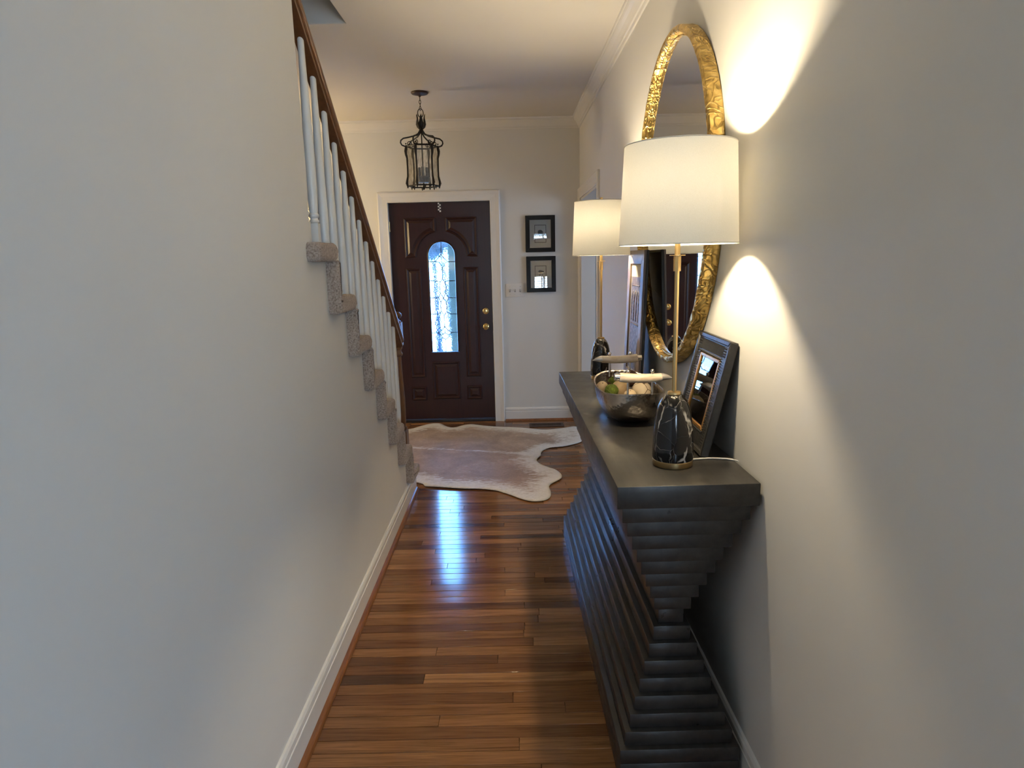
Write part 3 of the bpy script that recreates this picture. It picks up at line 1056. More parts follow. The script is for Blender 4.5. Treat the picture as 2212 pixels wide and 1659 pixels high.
MB().box(DX1 - .004, DX1 + .0015, DF - .014, DF - .001, 0.868, 0.948).build('strike_plate', M['black_rubber'], door)

tg = thing('door_ornament', 'small black and white checkered strip fixed at the top of the front door', 'ornament', (-0.652, DF, 1.962))
for r in range(6):
    for c in range(2):
        MB().box(-0.666 + c * .0135, -0.6525 + c * .0135, DF - .006, DF - .0004, 1.962 + r * .0135, 1.9755 + r * .0135).build(
            'check', M['check_white'] if (r + c) % 2 else M['check_black'], tg)

# ------------------------------------------------------------------ staircase
st = thing('staircase', 'carpeted stair with white balusters, wooden handrail and newel rising beside the left wall', 'staircase', (-1.15, 3.2, 0))
NO = 0.022                                                 # nosing overhang
XO = -0.652                                                # open end of the carpeted treads


def arc_pts(cy, cz, r, t0, t1, n=6):
    return [(cy + r * math.cos(t0 + (t1 - t0) * k / n), cz + r * math.sin(t0 + (t1 - t0) * k / n)) for k in range(n + 1)]


def carpet_block(name, prof, x0, x1, parent, amp=0.0022, step=0.008):
    """closed profile (y, z) swept from the stair wall x0 to the rounded open end x1, roughened like pile"""
    # resample the profile
    P = []
    n = len(prof)
    for i in range(n):
        p, q = Vector(prof[i]), Vector(prof[(i + 1) % n])
        m = max(1, int((q - p).length / step))
        for k in range(m):
            P.append(p.lerp(q, k / m))
    n = len(P)
    c = Vector((sum(p.x for p in P) / n, sum(p.y for p in P) / n))
    rr = 0.016
    xs = [x0, x0 + .3, x1 - 0.20, x1 - .12] + [x1 - .08 + .008 * k for k in range(8)]
    rings = [(x, 0.0) for x in xs] + [(x1 - rr + rr * math.sin(t), rr * (1 - math.cos(t))) for t in (0.25, .5, .8, 1.1, 1.4, 1.57)]
    # inward normals of the profile
    nr = []
    for i in range(n):
        t = (P[(i + 1) % n] - P[i - 1])
        nr.append(Vector((-t.y, t.x)).normalized())
    ar = sum(P[i].x * P[(i + 1) % n].y - P[(i + 1) % n].x * P[i].y for i in range(n))
    sg = 1 if ar > 0 else -1
    mb = MB()
    vs = []
    for x, ins in rings:
        for i in range(n):
            p = P[i] + nr[i] * sg * ins
            d = (noise.noise(Vector((x * 90, p.x * 90, p.y * 90))) + .6 * noise.noise(Vector((x * 210, p.x * 210, p.y * 210)))) * amp
            o = -nr[i] * sg * d
            vs.append((x + d * (1 if ins > rr * .5 else 0), p.x + o.x, p.y + o.y))
    fs = []
    for j in range(len(rings) - 1):
        for i in range(n):
            k = (i + 1) % n
            fs.append((j * n + i, j * n + k, (j + 1) * n + k, (j + 1) * n + i))
    fs.append(tuple(range(n)))
    # end cap as a fan with two inner loops keeps the rounded end
    base = (len(rings) - 1) * n
    fs.append(tuple(base + i for i in range(n)))
    mb.add(vs, fs)
    return mb.build(name, M['carpet'], parent, smooth=True, auto=80)


for i in range(-1, 8):
    y0, zt = ST_Y + RUN * i, ST_Z - RISE * i
    y1 = y0 + RUN + NO
    hh = TT / 2
    # tread with rounded nosing; the back carries the riser up to the tread above
    prof = [(y0, zt - TT + .012), (y0 + .012, zt - TT)] + arc_pts(y1 - hh, zt - hh, hh, -math.pi / 2, math.pi / 2, 10) + [(y0 + .006, zt)]
    if i == -1:
        x1 = -0.836
    else:
        x1 = XO
    if i == 0:
        prof = [(y0 + .02, zt - TT)] + arc_pts(y1 - hh, zt - hh, hh, -math.pi / 2, math.pi / 2, 10) + arc_pts(y0 + .02 + hh * .6, zt - hh * .6, hh * .6, math.pi / 2, math.pi, 5)
        prof = [(y0 + .02, zt - TT + .01), (y0 + .03, zt - TT)] + prof[1:]
    tr = carpet_block('tread', prof, -1.66, x1, st)
    if i >= 0:
        # riser below this tread
        ya = y0 + RUN
        zb = zt - RISE - 0.03 if i < 7 else 0.002
        rp = [(ya, zb), (ya + .040, zb), (ya + .040, zt - TT + .004), (ya, zt - TT + .004)] if i < 7 else \
             [(ya - .02, 0.002), (ya + .004, 0.002), (ya + .004, zt - TT + .004), (ya - .02, zt - TT + .004)]
        carpet_block('riser', rp, -1.66, XO if i < 7 else XL - .002, st)

# balusters: two to a tread
SL = RISE / RUN
RAILX = -0.722


def rail_under(y):
    return 1.930 - (y - 2.93) * 0.797


bal0 = None
for k in range(0, 14):
    y = 2.357 + 0.1205 * k
    i = int((y - ST_Y) / RUN)
    zb = ST_Z - RISE * i - .003
    h = rail_under(y) + 0.012 - zb
    mb = MB()
    b0 = 0.0165
    mb.box(-b0, b0, -b0, b0, 0, .075)
    mb.lathe([(.012, .075), (.0175, .080), (.0175, .086), (.0135, .090), (.0135, .094), (.0185, .099), (.0190, .106), (.0150, .112), (.0165, .125),
              (.0190, .20), (.0195, .30), (.0175, .55 * h), (.0145, .75 * h), (.0118, .90 * h), (.0112, h)], 14)
    mb.build('baluster', M['baluster'], st, smooth=True, local=True, loc=(RAILX + 1.15, y - 3.2, zb), auto=30)

# handrail
RP = [(-.022, 0), (.022, 0), (.024, .012), (.022, .020), (.030, .026), (.033, .038), (.031, .050), (.022, .060), (.010, .064), (-.010, .064), (-.022, .060),
      (-.031, .050), (-.033, .038), (-.030, .026), (-.022, .020), (-.024, .012)]
mb = MB()
ya, yb = 1.6, 4.095
n = len(RP)
vs = [(RAILX + d, ya, rail_under(ya) + z * 1.12) for d, z in RP] + [(RAILX + d, yb, rail_under(yb) + z * 1.12) for d, z in RP]
mb.add(vs, [tuple(range(n)), tuple(range(n, 2 * n))] + [(i, (i + 1) % n, n + (i + 1) % n, n + i) for i in range(n)])
# keep it clear of the full-height wall: it runs on the stair side of it
mb2 = MB()
yw = 2.34
vs = [(RAILX + d, yw, rail_under(yw) + z * 1.12) for d, z in RP] + [(RAILX + d, yb, rail_under(yb) + z * 1.12) for d, z in RP]
mb2.add(vs, [tuple(range(n)), tuple(range(n, 2 * n))] + [(i, (i + 1) % n, n + (i + 1) % n, n + i) for i in range(n)])
mb2.build('handrail', M['rail'], st, smooth=True, auto=50)

# newel post at the stair foot
NX, NY = -0.744, 4.135
nb = MB()
zt7 = ST_Z - RISE * 7
hw = 0.040
nb.box(NX - hw, NX + hw, NY - hw, NY + hw, zt7 - .004, zt7 + .24)
prof = [(.030, zt7 + .24), (.040, zt7 + .25), (.040, zt7 + .262), (.030, zt7 + .272), (.034, zt7 + .30), (.036, zt7 + .45), (.030, .78), (.0265, .90), (.025, .935),
        (.033, .940), (.036, .950), (.030, .960), (.027, .975), (.034, .985), (.036, .995), (.032, 1.003)]
nb.lathe(prof, 20, (NX, NY, 0))
nb.box(NX - hw * .95, NX + hw * .95, NY - hw * .95, NY + hw * .95, 1.003, 1.150)
npo = nb.build('newel_post', M['newel'], st, smooth=True, auto=30)
MB().lathe([(.034, 1.150), (.036, 1.156), (.026, 1.164), (.022, 1.172), (.034, 1.180), (.041, 1.190), (.040, 1.202), (.028, 1.214), (.001, 1.220)], 24, (NX, NY, 0)).build(
    'newel_cap', M['newel'], st, smooth=True)

# ------------------------------------------------------------------ cowhide rug
RUG = [(-0.984, 5.842), (-0.873, 5.983), (-0.797, 6.06), (-0.719, 6.065), (-0.647, 5.92), (-0.567, 5.87), (-0.488, 5.972), (-0.424, 6.00), (-0.355, 5.96),
       (-0.156, 5.878), (0.005, 5.843), (0.164, 5.766), (0.269, 5.737), (0.375, 5.748), (0.47, 5.80), (0.545, 5.84), (0.585, 5.72), (0.580, 5.45), (0.545, 5.31), (0.416, 5.217),
       (0.336, 5.178), (0.259, 5.161), (0.208, 5.098), (0.19, 5.002), (0.197, 4.961), (0.163, 4.896), (0.147, 4.822), (0.182, 4.718), (0.24, 4.644),
       (0.284, 4.6), (0.316, 4.505), (0.319, 4.44), (0.303, 4.379), (0.223, 4.275), (0.213, 4.229), (0.223, 4.138), (0.218, 4.051), (0.188, 3.99),
       (0.127, 3.963), (0.068, 3.976), (0.009, 4.032), (-0.044, 4.099), (-0.107, 4.158), (-0.147, 4.194), (-0.266, 4.224), (-0.369, 4.231),
       (-0.483, 4.261), (-0.608, 4.290), (-0.636, 4.295), (-0.650, 4.36), (-0.78, 4.42), (-0.95, 4.40), (-1.12, 4.46), (-1.16, 4.62), (-1.02, 4.78), (-1.10, 5.0), (-1.18, 5.25),
       (-1.12, 5.5), (-1.28, 5.66), (-1.30, 5.83), (-1.14, 5.86)]


def inside(p, poly):
    r = False
    x, y = p
    n = len(poly)
    for i in range(n):
        x0, y0 = poly[i]
        x1, y1 = poly[(i + 1) % n]
        if (y0 > y) != (y1 > y) and x < (x1 - x0) * (y - y0) / (y1 - y0) + x0:
            r = not r
    return r


def smooth_loop(poly, it=2):
    for _ in range(it):
        o = []
        n = len(poly)
        for i in range(n):
            a, b_ = poly[i], poly[(i + 1) % n]
            o += [(a[0] * .75 + b_[0] * .25, a[1] * .75 + b_[1] * .25), (a[0] * .25 + b_[0] * .75, a[1] * .25 + b_[1] * .75)]
        poly = o
    return poly


rug_o = smooth_loop(RUG, 2)
RA = np.array(rug_o)


def edge_dist(x, y):
    a, b_ = RA, np.roll(RA, -1, 0)
    d = b_ - a
    t = np.clip(((x - a[:, 0]) * d[:, 0] + (y - a[:, 1]) * d[:, 1]) / (d ** 2).sum(1), 0, 1)
    return float(np.sqrt(((a + d * t[:, None] - (x, y)) ** 2).sum(1)).min())


def make_rug():
    step = 0.026
    bm = bmesh.new()
    x0, x1, y0, y1 = -1.34, 0.62, 3.93, 6.1
    nx, ny = int((x1 - x0) / step) + 1, int((y1 - y0) / step) + 1
    grid = {}
    for i in range(nx):
        for j in range(ny):
            grid[i, j] = bm.verts.new((x0 + i * step, y0 + j * step, 0))
    fs = [bm.faces.new((grid[i, j], grid[i + 1, j], grid[i + 1, j + 1], grid[i, j + 1])) for i in range(nx - 1) for j in range(ny - 1)]
    # keep faces fully inside, then pull the rim onto the outline
    kill = [f for f in fs if not inside(f.calc_center_median()[:2], rug_o)]
    bmesh.ops.delete(bm, geom=kill, context='FACES')
    bmesh.ops.delete(bm, geom=[v for v in bm.verts if not v.link_faces], context='VERTS')
    for v in bm.verts:
        if v.is_boundary:
            x, y = v.co.x, v.co.y
            a, b_ = RA, np.roll(RA, -1, 0)
            d = b_ - a
            t = np.clip(((x - a[:, 0]) * d[:, 0] + (y - a[:, 1]) * d[:, 1]) / (d ** 2).sum(1), 0, 1)
            q = a + d * t[:, None]
            k = int(((q - (x, y)) ** 2).sum(1).argmin())
            v.co.x, v.co.y = float(q[k, 0]), float(q[k, 1])
    wl_ = {}
    for v in bm.verts:
        e = edge_dist(v.co.x, v.co.y)
        wav = 0.5 + 0.5 * noise.noise(Vector((v.co.x * 5, v.co.y * 5, 1.3)))
        v.co.z = 0.0055 + 0.010 * max(0, wav - .45) * math.exp(-e / 0.06) + 0.002 * wav
        # pale belly edge, pale spine stripe
        x, y = v.co.x, v.co.y
        spine = 5.04 - 0.27 * (x + 0.05)
        s = math.exp(-((y - spine) / 0.035) ** 2) * (1.0 if x < 0.1 else .7)
        near = max(0, 1 - (e / 0.26)) if y < 4.9 else max(0, 1 - e / 0.20)
        if x > 0.25 and y > 5.1:
            near = max(near, min(.62, (x - .25) * 4))
        wl_[v.index] = (x, y)
        v.co.z += 0
        v.tag = False
        grid[v] = 0.55 * s + 1.0 * near - 0.04 + 0.22 * noise.noise(Vector((x * 3.1, y * 3.1, 4.2)))
    bm.verts.index_update()
    vals = [grid[v] for v in bm.verts]
    me = bpy.data.meshes.new('cowhide_rug')
    bm.to_mesh(me)
    bm.free()
    at = me.attributes.new('white', 'FLOAT', 'POINT')
    at.data.foreach_set('value', vals)
    for p in me.polygons:
        p.use_smooth = True
    me.materials.append(M['hide'])
    o = bpy.data.objects.new('cowhide_rug', me)
    C.objects.link(o)
    md = o.modifiers.new('thickness', 'SOLIDIFY')
    md.thickness = 0.004
    md.offset = 1
    return o


tag(make_rug(), 'tan and white cowhide rug spread on the floor before the front door', 'rug')

# ------------------------------------------------------------------ console table
TOPZ = 0.925
TH = 0.0152
con = thing('console_table', 'long black stepped hourglass console table of stacked boards along the right wall', 'table', (0.265, 1.66, 0), TH)
CW, CL, SI, LH = 0.383, 1.822, 0.0170, 0.0466


def layer(k, z0, z1, name='layer'):
    i = SI * k
    MB().box(i, CW - i, i, CL - i, z0 + .0003, z1 - .0003).build(name, M['console'], con, local=True, bevel=.0028, seg=2)


layer(0, TOPZ - .064, TOPZ, 'table_top')
for k in range(1, 9):
    layer(k, TOPZ - .064 - LH * k, TOPZ - .064 - LH * (k - 1))
zw = TOPZ - .064 - LH * 8
layer(9, 0.435, zw)
for k in range(8, 0, -1):
    layer(k, 0.435 - .0457 * (9 - k), 0.435 - .0457 * (8 - k))
layer(1, 0.0, 0.435 - .0457 * 8, 'plinth')


# ------------------------------------------------------------------ lamps
def lamp(label, x, y, sx, sz, z0=TOPZ + .0004):
    t = thing('table_lamp', label, 'lamp', (x, y, z0), 0, 'pair of table lamps on the console')
    H = lambda v: v * sz
    MB().lathe([(.0565 * sx, 0), (.0575 * sx, .002), (.0575 * sx, H(.017)), (.056 * sx, H(.0185))], 40).build('base_ring', M['satin_brass'], t, smooth=True, local=True)
    pr_ = [(.0572 * sx, H(.0185)), (.0590 * sx, H(.024)), (.0588 * sx, H(.05)), (.0555 * sx, H(.10)), (.0520 * sx, H(.135)), (.0485 * sx, H(.158)), (.0440 * sx, H(.175)),
           (.0370 * sx, H(.191)), (.0280 * sx, H(.203)), (.0200 * sx, H(.209))]
    MB().lathe(pr_, 44).build('marble_body', M['marble'], t, smooth=True, local=True, auto=60)
    MB().lathe([(.0195 * sx, H(.209)), (.0200 * sx, H(.213)), (.0185 * sx, H(.216)), (.006 * sx, H(.217))], 32).build('neck_ring', M['satin_brass'], t, smooth=True, local=True)
    MB().lathe([(.0066 * sx, H(.216)), (.0066 * sx, H(.558))], 8).build('stem', M['satin_brass'], t, local=True)
    MB().lathe([(.0106 * sx, H(.556)), (.0106 * sx, H(.597))], 8).build('collar', M['satin_brass'], t, local=True)
    MB().lathe([(.0215 * sx, H(.598)), (.0215 * sx, H(.6005))], 28).build('drip_disc', M['satin_brass'], t, local=True)
    MB().lathe([(.0080 * sx, H(.6005)), (.0080 * sx, H(.70)), (.014 * sx, H(.702)), (.014 * sx, H(.735))], 8).build('upper_stem', M['socket'], t, local=True)
    zb, zt, rb, rt = H(.628), H(.889), .160 * sx, .1475 * sx
    th = .0022
    sh = MB().lathe([(rb, zb), (rt, zt)], 72, caps=False).build('lamp_shade', M['shade'], t, smooth=True, local=True, auto=60)
    for rr, zz in ((rb - th * .5, zb + .001), (rt - th * .5, zt - .001)):
        MB().tube([(rr * math.cos(a), rr * math.sin(a), zz) for a in [2 * math.pi * k / 64 for k in range(64)]], .0019, 6, closed=True).build(
            'shade_wire', M['shade'], sh, smooth=True, local=True)
    sp = MB()
    for k in range(3):
        a = 2 * math.pi * k / 3 + .4
        sp.tube([(.006 * math.cos(a), .006 * math.sin(a), zt - .012), ((rt - .003) * math.cos(a), (rt - .003) * math.sin(a), zt - .004)], .0014, 6)
    sp.lathe([(.008, zt - .016), (.008, zt - .009)], 12)
    sp.build('shade_spider', M['socket'], t, local=True)
    MB().tube([(.012 * sx, 0, H(.72)), (.05 * sx, 0, H(.76)), (.05 * sx, 0, H(.82)), (.004, 0, zt - .014)], .0014, 6).build('harp', M['socket'], t, local=True)
    MB().box(-.007 * sx, .007 * sx, -.007 * sx, .007 * sx, zt - .010, H(.908)).build('finial', M['satin_brass'], t, local=True, bevel=.0015)
    bb = bmesh.new()
    bmesh.ops.create_icosphere(bb, subdivisions=2, radius=.030)
    me = bpy.data.meshes.new('bulb')
    for v in bb.verts:
        v.co.z += H(.785)
    bb.to_mesh(me); bb.free()
    me.materials.append(M['bulb'])
    o = bpy.data.objects.new('bulb', me); C.objects.link(o); o.parent = t
    return t


lamp1 = lamp('near lamp with cream drum shade, thin brass stem and black marble foot', 0.456, 1.848, 1.0, 1.0)
lamp2 = lamp('far lamp with cream drum shade and black marble foot behind the bowl', 0.432, 3.25, 0.87, 0.968)
cd = MB()
path = [(0.510, 1.868, TOPZ + .006), (0.545, 1.882, TOPZ + .0035), (0.585, 1.884, TOPZ + .0035), (0.622, 1.876, TOPZ + .0035), (0.6435, 1.862, TOPZ + .003), (0.6500, 1.852, TOPZ + .0030)]
cd.tube(path, .0026, 8).build('cord', M['white_cord'], lamp1, smooth=True)

# ------------------------------------------------------------------ round mirror
MY, MZ, MA, MBz = 2.635, 1.722, 0.568, 0.616
mir = thing('wall_mirror', 'large round mirror in an embossed gold frame on the right wall', 'mirror', (XR(MY), MY, MZ - MBz))
prof = [(-.004, .001), (0.0, .006)] + [(0.0, .006 + .0405 * k / 7) for k in range(1, 8)] + [(-.006, .051), (-.014, .053), (-.021, .051), (-.025, .046), (-.030, .034), (-.034, .033), (-.036, .026), (-.036, .001)]
mb = MB()
SEG = 220
n = len(prof)
vs = []
for k in range(SEG):
    t_ = 2 * math.pi * k / SEG
    cy, cz = math.cos(t_), math.sin(t_)
    nn = Vector((cy / MA, cz / MBz)).normalized()
    for j, (o_, d) in enumerate(prof):
        if 1 <= j <= 9:
            q = noise.noise(Vector((MA * cy * 40, MBz * cz * 40, d * 90))) + .7 * noise.noise(Vector((MA * cy * 85 + 5, MBz * cz * 85, d * 160)))
            o2 = o_ + .0016 * q
        elif j in (10, 11, 12):
            o2 = o_
            d = d + .0022 * noise.noise(Vector((MA * cy * 30, MBz * cz * 30, j)))
        else:
            o2 = o_
        y = MY + MA * cy + nn.x * o2
        z = MZ + MBz * cz + nn.y * o2
        vs.append((XR(y) - d, y, z))
fs = [(k * n + j, k * n + (j + 1) % n, ((k + 1) % SEG) * n + (j + 1) % n, ((k + 1) % SEG) * n + j) for k in range(SEG) for j in range(n)]
mb.add(vs, fs).build('mirror_frame', M['gold'], mir, smooth=True, auto=50)
gv = [(XR(MY + (MA - .034) * math.cos(2 * math.pi * k / 96)) - .027, MY + (MA - .034) * math.cos(2 * math.pi * k / 96), MZ + (MBz - .034) * math.sin(2 * math.pi * k / 96)) for k in range(96)]
gv2 = [(x + .004, y, z) for x, y, z in gv]
MB().add(gv + gv2, [tuple(range(96)), tuple(range(96, 192))] + [(k, (k + 1) % 96, 96 + (k + 1) % 96, 96 + k) for k in range(96)]).build('mirror_glass', M['mirror'], mir)


# ------------------------------------------------------------------ frames on the console
def frame_bars(y0, y1, z0, z1, w, x0, x1, mat, parent, name, bevel=.0015):
    mb = MB()
    mb.prism([(y0, z0), (y1, z0), (y1 - w, z0 + w), (y0 + w, z0 + w)], lambda y, z: (x0, y, z), lambda y, z: (x1, y, z))
    mb.prism([(y1, z0), (y1, z1), (y1 - w, z1 - w), (y1 - w, z0 + w)], lambda y, z: (x0, y, z), lambda y, z: (x1, y, z))
    mb.prism([(y1, z1), (y0, z1), (y0 + w, z1 - w), (y1 - w, z1 - w)], lambda y, z: (x0, y, z), lambda y, z: (x1, y, z))
    mb.prism([(y0, z1), (y0, z0), (y0 + w, z0 + w), (y0 + w, z1 - w)], lambda y, z: (x0, y, z), lambda y, z: (x1, y, z))
    return mb.build(name, mat, parent, local=True, bevel=bevel, seg=1)


art = thing('framed_art', 'tall walnut framed relief print leaning on the mirror behind the bowl', 'picture', (0.550, 3.095, TOPZ + .0013), 0, ry=R(2.1))
frame_bars(-.195, .195, 0, .626, .062, 0, .010, M['wood_frame'], art, 'frame_face')
frame_bars(-.1951, .1951, -.0001, .6261, .012, .010, .022, M['frame_side'], art, 'frame_side')
MB().box(.0105, .012, -.183, .183, .012, .614).build('backing_board', M['backing'], art, local=True)
MB().box(.0085, .0103, -.134, .134, .06, .566).build('mat_board', M['matboard'], art, local=True)
rl = MB().box(.0075, .0086, -.118, .118, .072, .505).build('relief_print', M['relief'], art, local=True)
rb_ = MB()
for k in range(3):                                          # pointed arches of the relief
    cy, w, z0, z1 = (-.058 + .058 * k), .024, .30, .44
    pts_ = [(cy - w, z0), (cy - w, z1 - .04), (cy - w * .6, z1 - .015), (cy, z1), (cy + w * .6, z1 - .015), (cy + w, z1 - .04), (cy + w, z0)]
    rb_.tube([(.0072, a, b_) for a, b_ in pts_], .0022, 6)
rb_.tube([(.0072, -.09, .285), (.0072, .09, .285)], .0025, 6).tube([(.0072, -.09, .465), (.0072, .09, .465)], .0025, 6)
rb_.build('relief_arch', M['relief'], rl, local=True, smooth=True)
wire = MB().tube([(.0235, -.17, .42), (.026, -.02, .455), (.026, .02, .455), (.0235, .17, .42)], .0008, 5).build('hanging_wire', M['silver'], art, local=True)

pf = thing('photo_frame', 'square black ornate photo frame leaning beside the near lamp', 'picture frame', (0.548, 1.890, TOPZ + .0066), -0.006, ry=R(13.0))
FW, FH = 0.335, 0.352
frame_bars(0, FW, 0, FH, .016, 0, .026, M['ornate_black'], pf, 'outer_moulding', .003)
frame_bars(.014, FW - .014, .014, FH - .014, .045, .007, .025, M['ornate_black'], pf, 'frame_band', .001)
rib = MB()
for side in range(4):
    m_ = 40
    for k in range(m_):
        u = .018 + (FW - .036) * (k + .5) / m_
        v = .018 + (FH - .036) * (k + .5) / m_
        if side == 0:
            rib.tube([(.0068, u, FH - .020), (.0068, u, FH - .054)], .0026, 5)
        elif side == 1:
            rib.tube([(.0068, u, .020), (.0068, u, .054)], .0026, 5)
        elif side == 2:
            rib.tube([(.0068, .020, v), (.0068, .054, v)], .0026, 5)
        else:
            rib.tube([(.0068, FW - .020, v), (.0068, FW - .054, v)], .0026, 5)
ro = rib.build('reeding', M['ornate_black'], pf, local=True, smooth=True)
ro['kind'] = 'stuff'
bd = MB()
bi = .060
for side in range(4):
    m_ = 30
    for k in range(m_):
        u = bi + (FW - 2 * bi) * (k + .5) / m_
        v = bi + (FH - 2 * bi) * (k + .5) / m_
        c_ = {0: (.006, u, FH - bi), 1: (.006, u, bi), 2: (.006, bi, v), 3: (.006, FW - bi, v)}[side]
        bd.ball(c_, .0034, 8, 5)
bo = bd.build('beading', M['ornate_black'], pf, local=True, smooth=True)
bo['kind'] = 'stuff'
frame_bars(.064, FW - .064, .064, FH - .064, .012, .004, .012, M['gilt'], pf, 'gilt_slip', .002)
MB().box(.010, .0115, .072, FW - .072, .072, FH - .072).build('photo_print', M['print'], pf, local=True)
MB().box(.0086, .0092, .074, FW - .074, .074, FH - .074).build('glass', M['picture_glass'], pf, local=True)
MB().box(.0252, .0265, .006, FW - .006, .004, FH - .004).build('backing_board', M['frame_side'], pf, local=True)
es = MB().prism([(.0265, .24), (.0295, .24), (.080, .020), (.075, .019)], lambda x, z: (x, FW / 2 - .03, z), lambda x, z: (x, FW / 2 + .03, z)).build('easel_strut', M['frame_side'], pf, local=True)

# ------------------------------------------------------------------ bowl with horn handles
BX, BY, BA, BB_ = 0.432, 2.478, 0.118, 0.252
bowl = thing('serving_bowl', 'hammered silver oval bowl with two horn handles on the console', 'bowl', (BX, BY, TOPZ + .0005))


def bowl_ring(s_, z, seg=72, e=2.7, rim=0.0):
    o = []
    for k in range(seg):
        t_ = 2 * math.pi * k / seg
        cx, cy = math.cos(t_), math.sin(t_)
        x = math.copysign(abs(cx) ** (2 / e), cx)
        y = math.copysign(abs(cy) ** (2 / e), cy)
        o.append((BA * s_ * x, BB_ * (s_ * .86 + .14 * s_ * s_) * y, z + rim * abs(y) ** 2.5))
    return o


HB, RIM = 0.108, 0.016
rows = []
for i in range(12):
    a = i / 11
    rows.append((0.44 + 0.56 * math.sin(a * math.pi / 2) ** 0.9, HB * (1 - math.cos(a * math.pi / 2)) ** 1.0, RIM * a ** 2))
vs = []
for s_, z, r_ in rows:
    vs += bowl_ring(s_, z, rim=r_)
vs += bowl_ring(1.025, HB + .002, rim=RIM)
vs += bowl_ring(1.025, HB + .006, rim=RIM)
vs += bowl_ring(0.985, HB + .006, rim=RIM)
for s_, z, r_ in reversed(rows):
    vs += bowl_ring(s_ * .97, z + .004, rim=r_)
m_ = len(rows) * 2 + 3
fs = [(j * 72 + k, j * 72 + (k + 1) % 72, (j + 1) * 72 + (k + 1) % 72, (j + 1) * 72 + k) for j in range(m_ - 1) for k in range(72)]
fs += [tuple(range(72)), tuple((m_ - 1) * 72 + k for k in range(72))]
MB().add(vs, fs).build('bowl_body', M['hammered'], bowl, smooth=True, local=True, auto=50)
for sgn, hy in ((1, 2.252 - BY), (-1, 2.690 - BY)):
    hz = 1.109 - TOPZ
    cx = (0.436 if sgn > 0 else 0.436) - BX
    h = MB()
    x0, x1 = cx - sgn * .072, cx + sgn * .074
    pts_ = [(x0 + (x1 - x0) * k / 8, hy, hz - .004 * math.sin(k / 8 * math.pi) + sgn * 0.0 + .003 * (1 - k / 8)) for k in range(9)]
    hd = h.tube(pts_, [.0160, .0166, .0164, .0160, .0162, .0158, .0153, .0150, .0146], 14).build('handle', M['bone'], bowl, smooth=True, local=True)
    MB().tube([(x0 - sgn * .018, hy, hz + .003), (x0 - sgn * .016, hy, hz + .003), (x0, hy, hz + .003)], [.0105, .0130, .0130], 14).build('end_cap', M['silver'], hd, smooth=True, local=True)
    tp = [(x1 + sgn * .040 * k / 6, hy, hz + .001 - .006 * (k / 6) ** 2) for k in range(7)]
    MB().tube(tp, [.0136, .0128, .0112, .0092, .0068, .0040, .0008], 14).build('horn_tip', M['pewter'], hd, smooth=True, local=True)
    for px in (-.0425, .0425):
        p = MB().lathe([(.0048, HB + .004), (.0040, HB + .012), (.0040, hz - .010)], 12, (cx + px, hy, 0)).build('post', M['silver'], bowl, smooth=True, local=True)
        MB().lathe([(.0045, hz + .010), (.0045, hz + .016)], 12, (cx + px, hy, 0)).ball((cx + px, hy, hz + .0225), .0072, 14, 8).build('ball_finial', M['silver'], p, smooth=True, local=True)


def orb(name, label, x, y, z, r, mat, rough=0.0, sz=1.0):
    bm = bmesh.new()
    bmesh.ops.create_icosphere(bm, subdivisions=4, radius=r)
    for v in bm.verts:
        nn = v.co.normalized()
        d = 1 + rough * (noise.noise(nn * 6 + Vector((x * 50, y * 50, 0))) + .6 * noise.noise(nn * 14))
        v.co = Vector((v.co.x * d, v.co.y * d, v.co.z * d * sz))
    me = bpy.data.meshes.new(name)
    bm.to_mesh(me); bm.free()
    for p in me.polygons:
        p.use_smooth = True
    me.materials.append(mat)
    o = bpy.data.objects.new(name, me); C.objects.link(o)
    o.location = (x, y, z)
    o.rotation_euler = (x * 40, y * 30, z * 20)
    return tag(o, label, 'ball', 'decorative balls in the bowl')


orb('decorative_ball', 'small spotted tan ball at the far left of the bowl', 0.350, 2.590, 1.012, .024, M['spotted'])
orb('moss_ball', 'larger green moss ball at the left front of the bowl', 0.377, 2.520, 1.010, .027, M['mossy'], .07)
orb('moss_ball', 'smaller green moss ball behind the large tan ball', 0.404, 2.652, 1.020, .022, M['mossy'], .07)
orb('decorative_ball', 'large plain tan ball in the middle of the bowl', 0.420, 2.575, 1.008, .034, M['bowlball'], .02)
orb('decorative_ball', 'spotted tan ball between the two front posts', 0.438, 2.452, 1.003, .025, M['spotted'])
orb('decorative_ball', 'largest cream ball with brown crackle at the right of the bowl', 0.490, 2.500, 1.012, .038, M['cracked'])
orb('decorative_ball', 'small pale ball low against the front rim of the bowl', 0.405, 2.430, 0.988, .024, M['bowlball'], .02)
orb('twig_ball', 'dark brown twig ball at the back of the bowl', 0.470, 2.640, 1.035, .034, M['twig'], .14)
orb('twig_ball', 'dark curled pod between the moss balls', 0.375, 2.625, 1.005, .020, M['twig'], .2)
orb('decorative_ball', 'brown carved ball at the right end of the bowl', 0.506, 2.575, 1.020, .024, M['spotted'], .08)

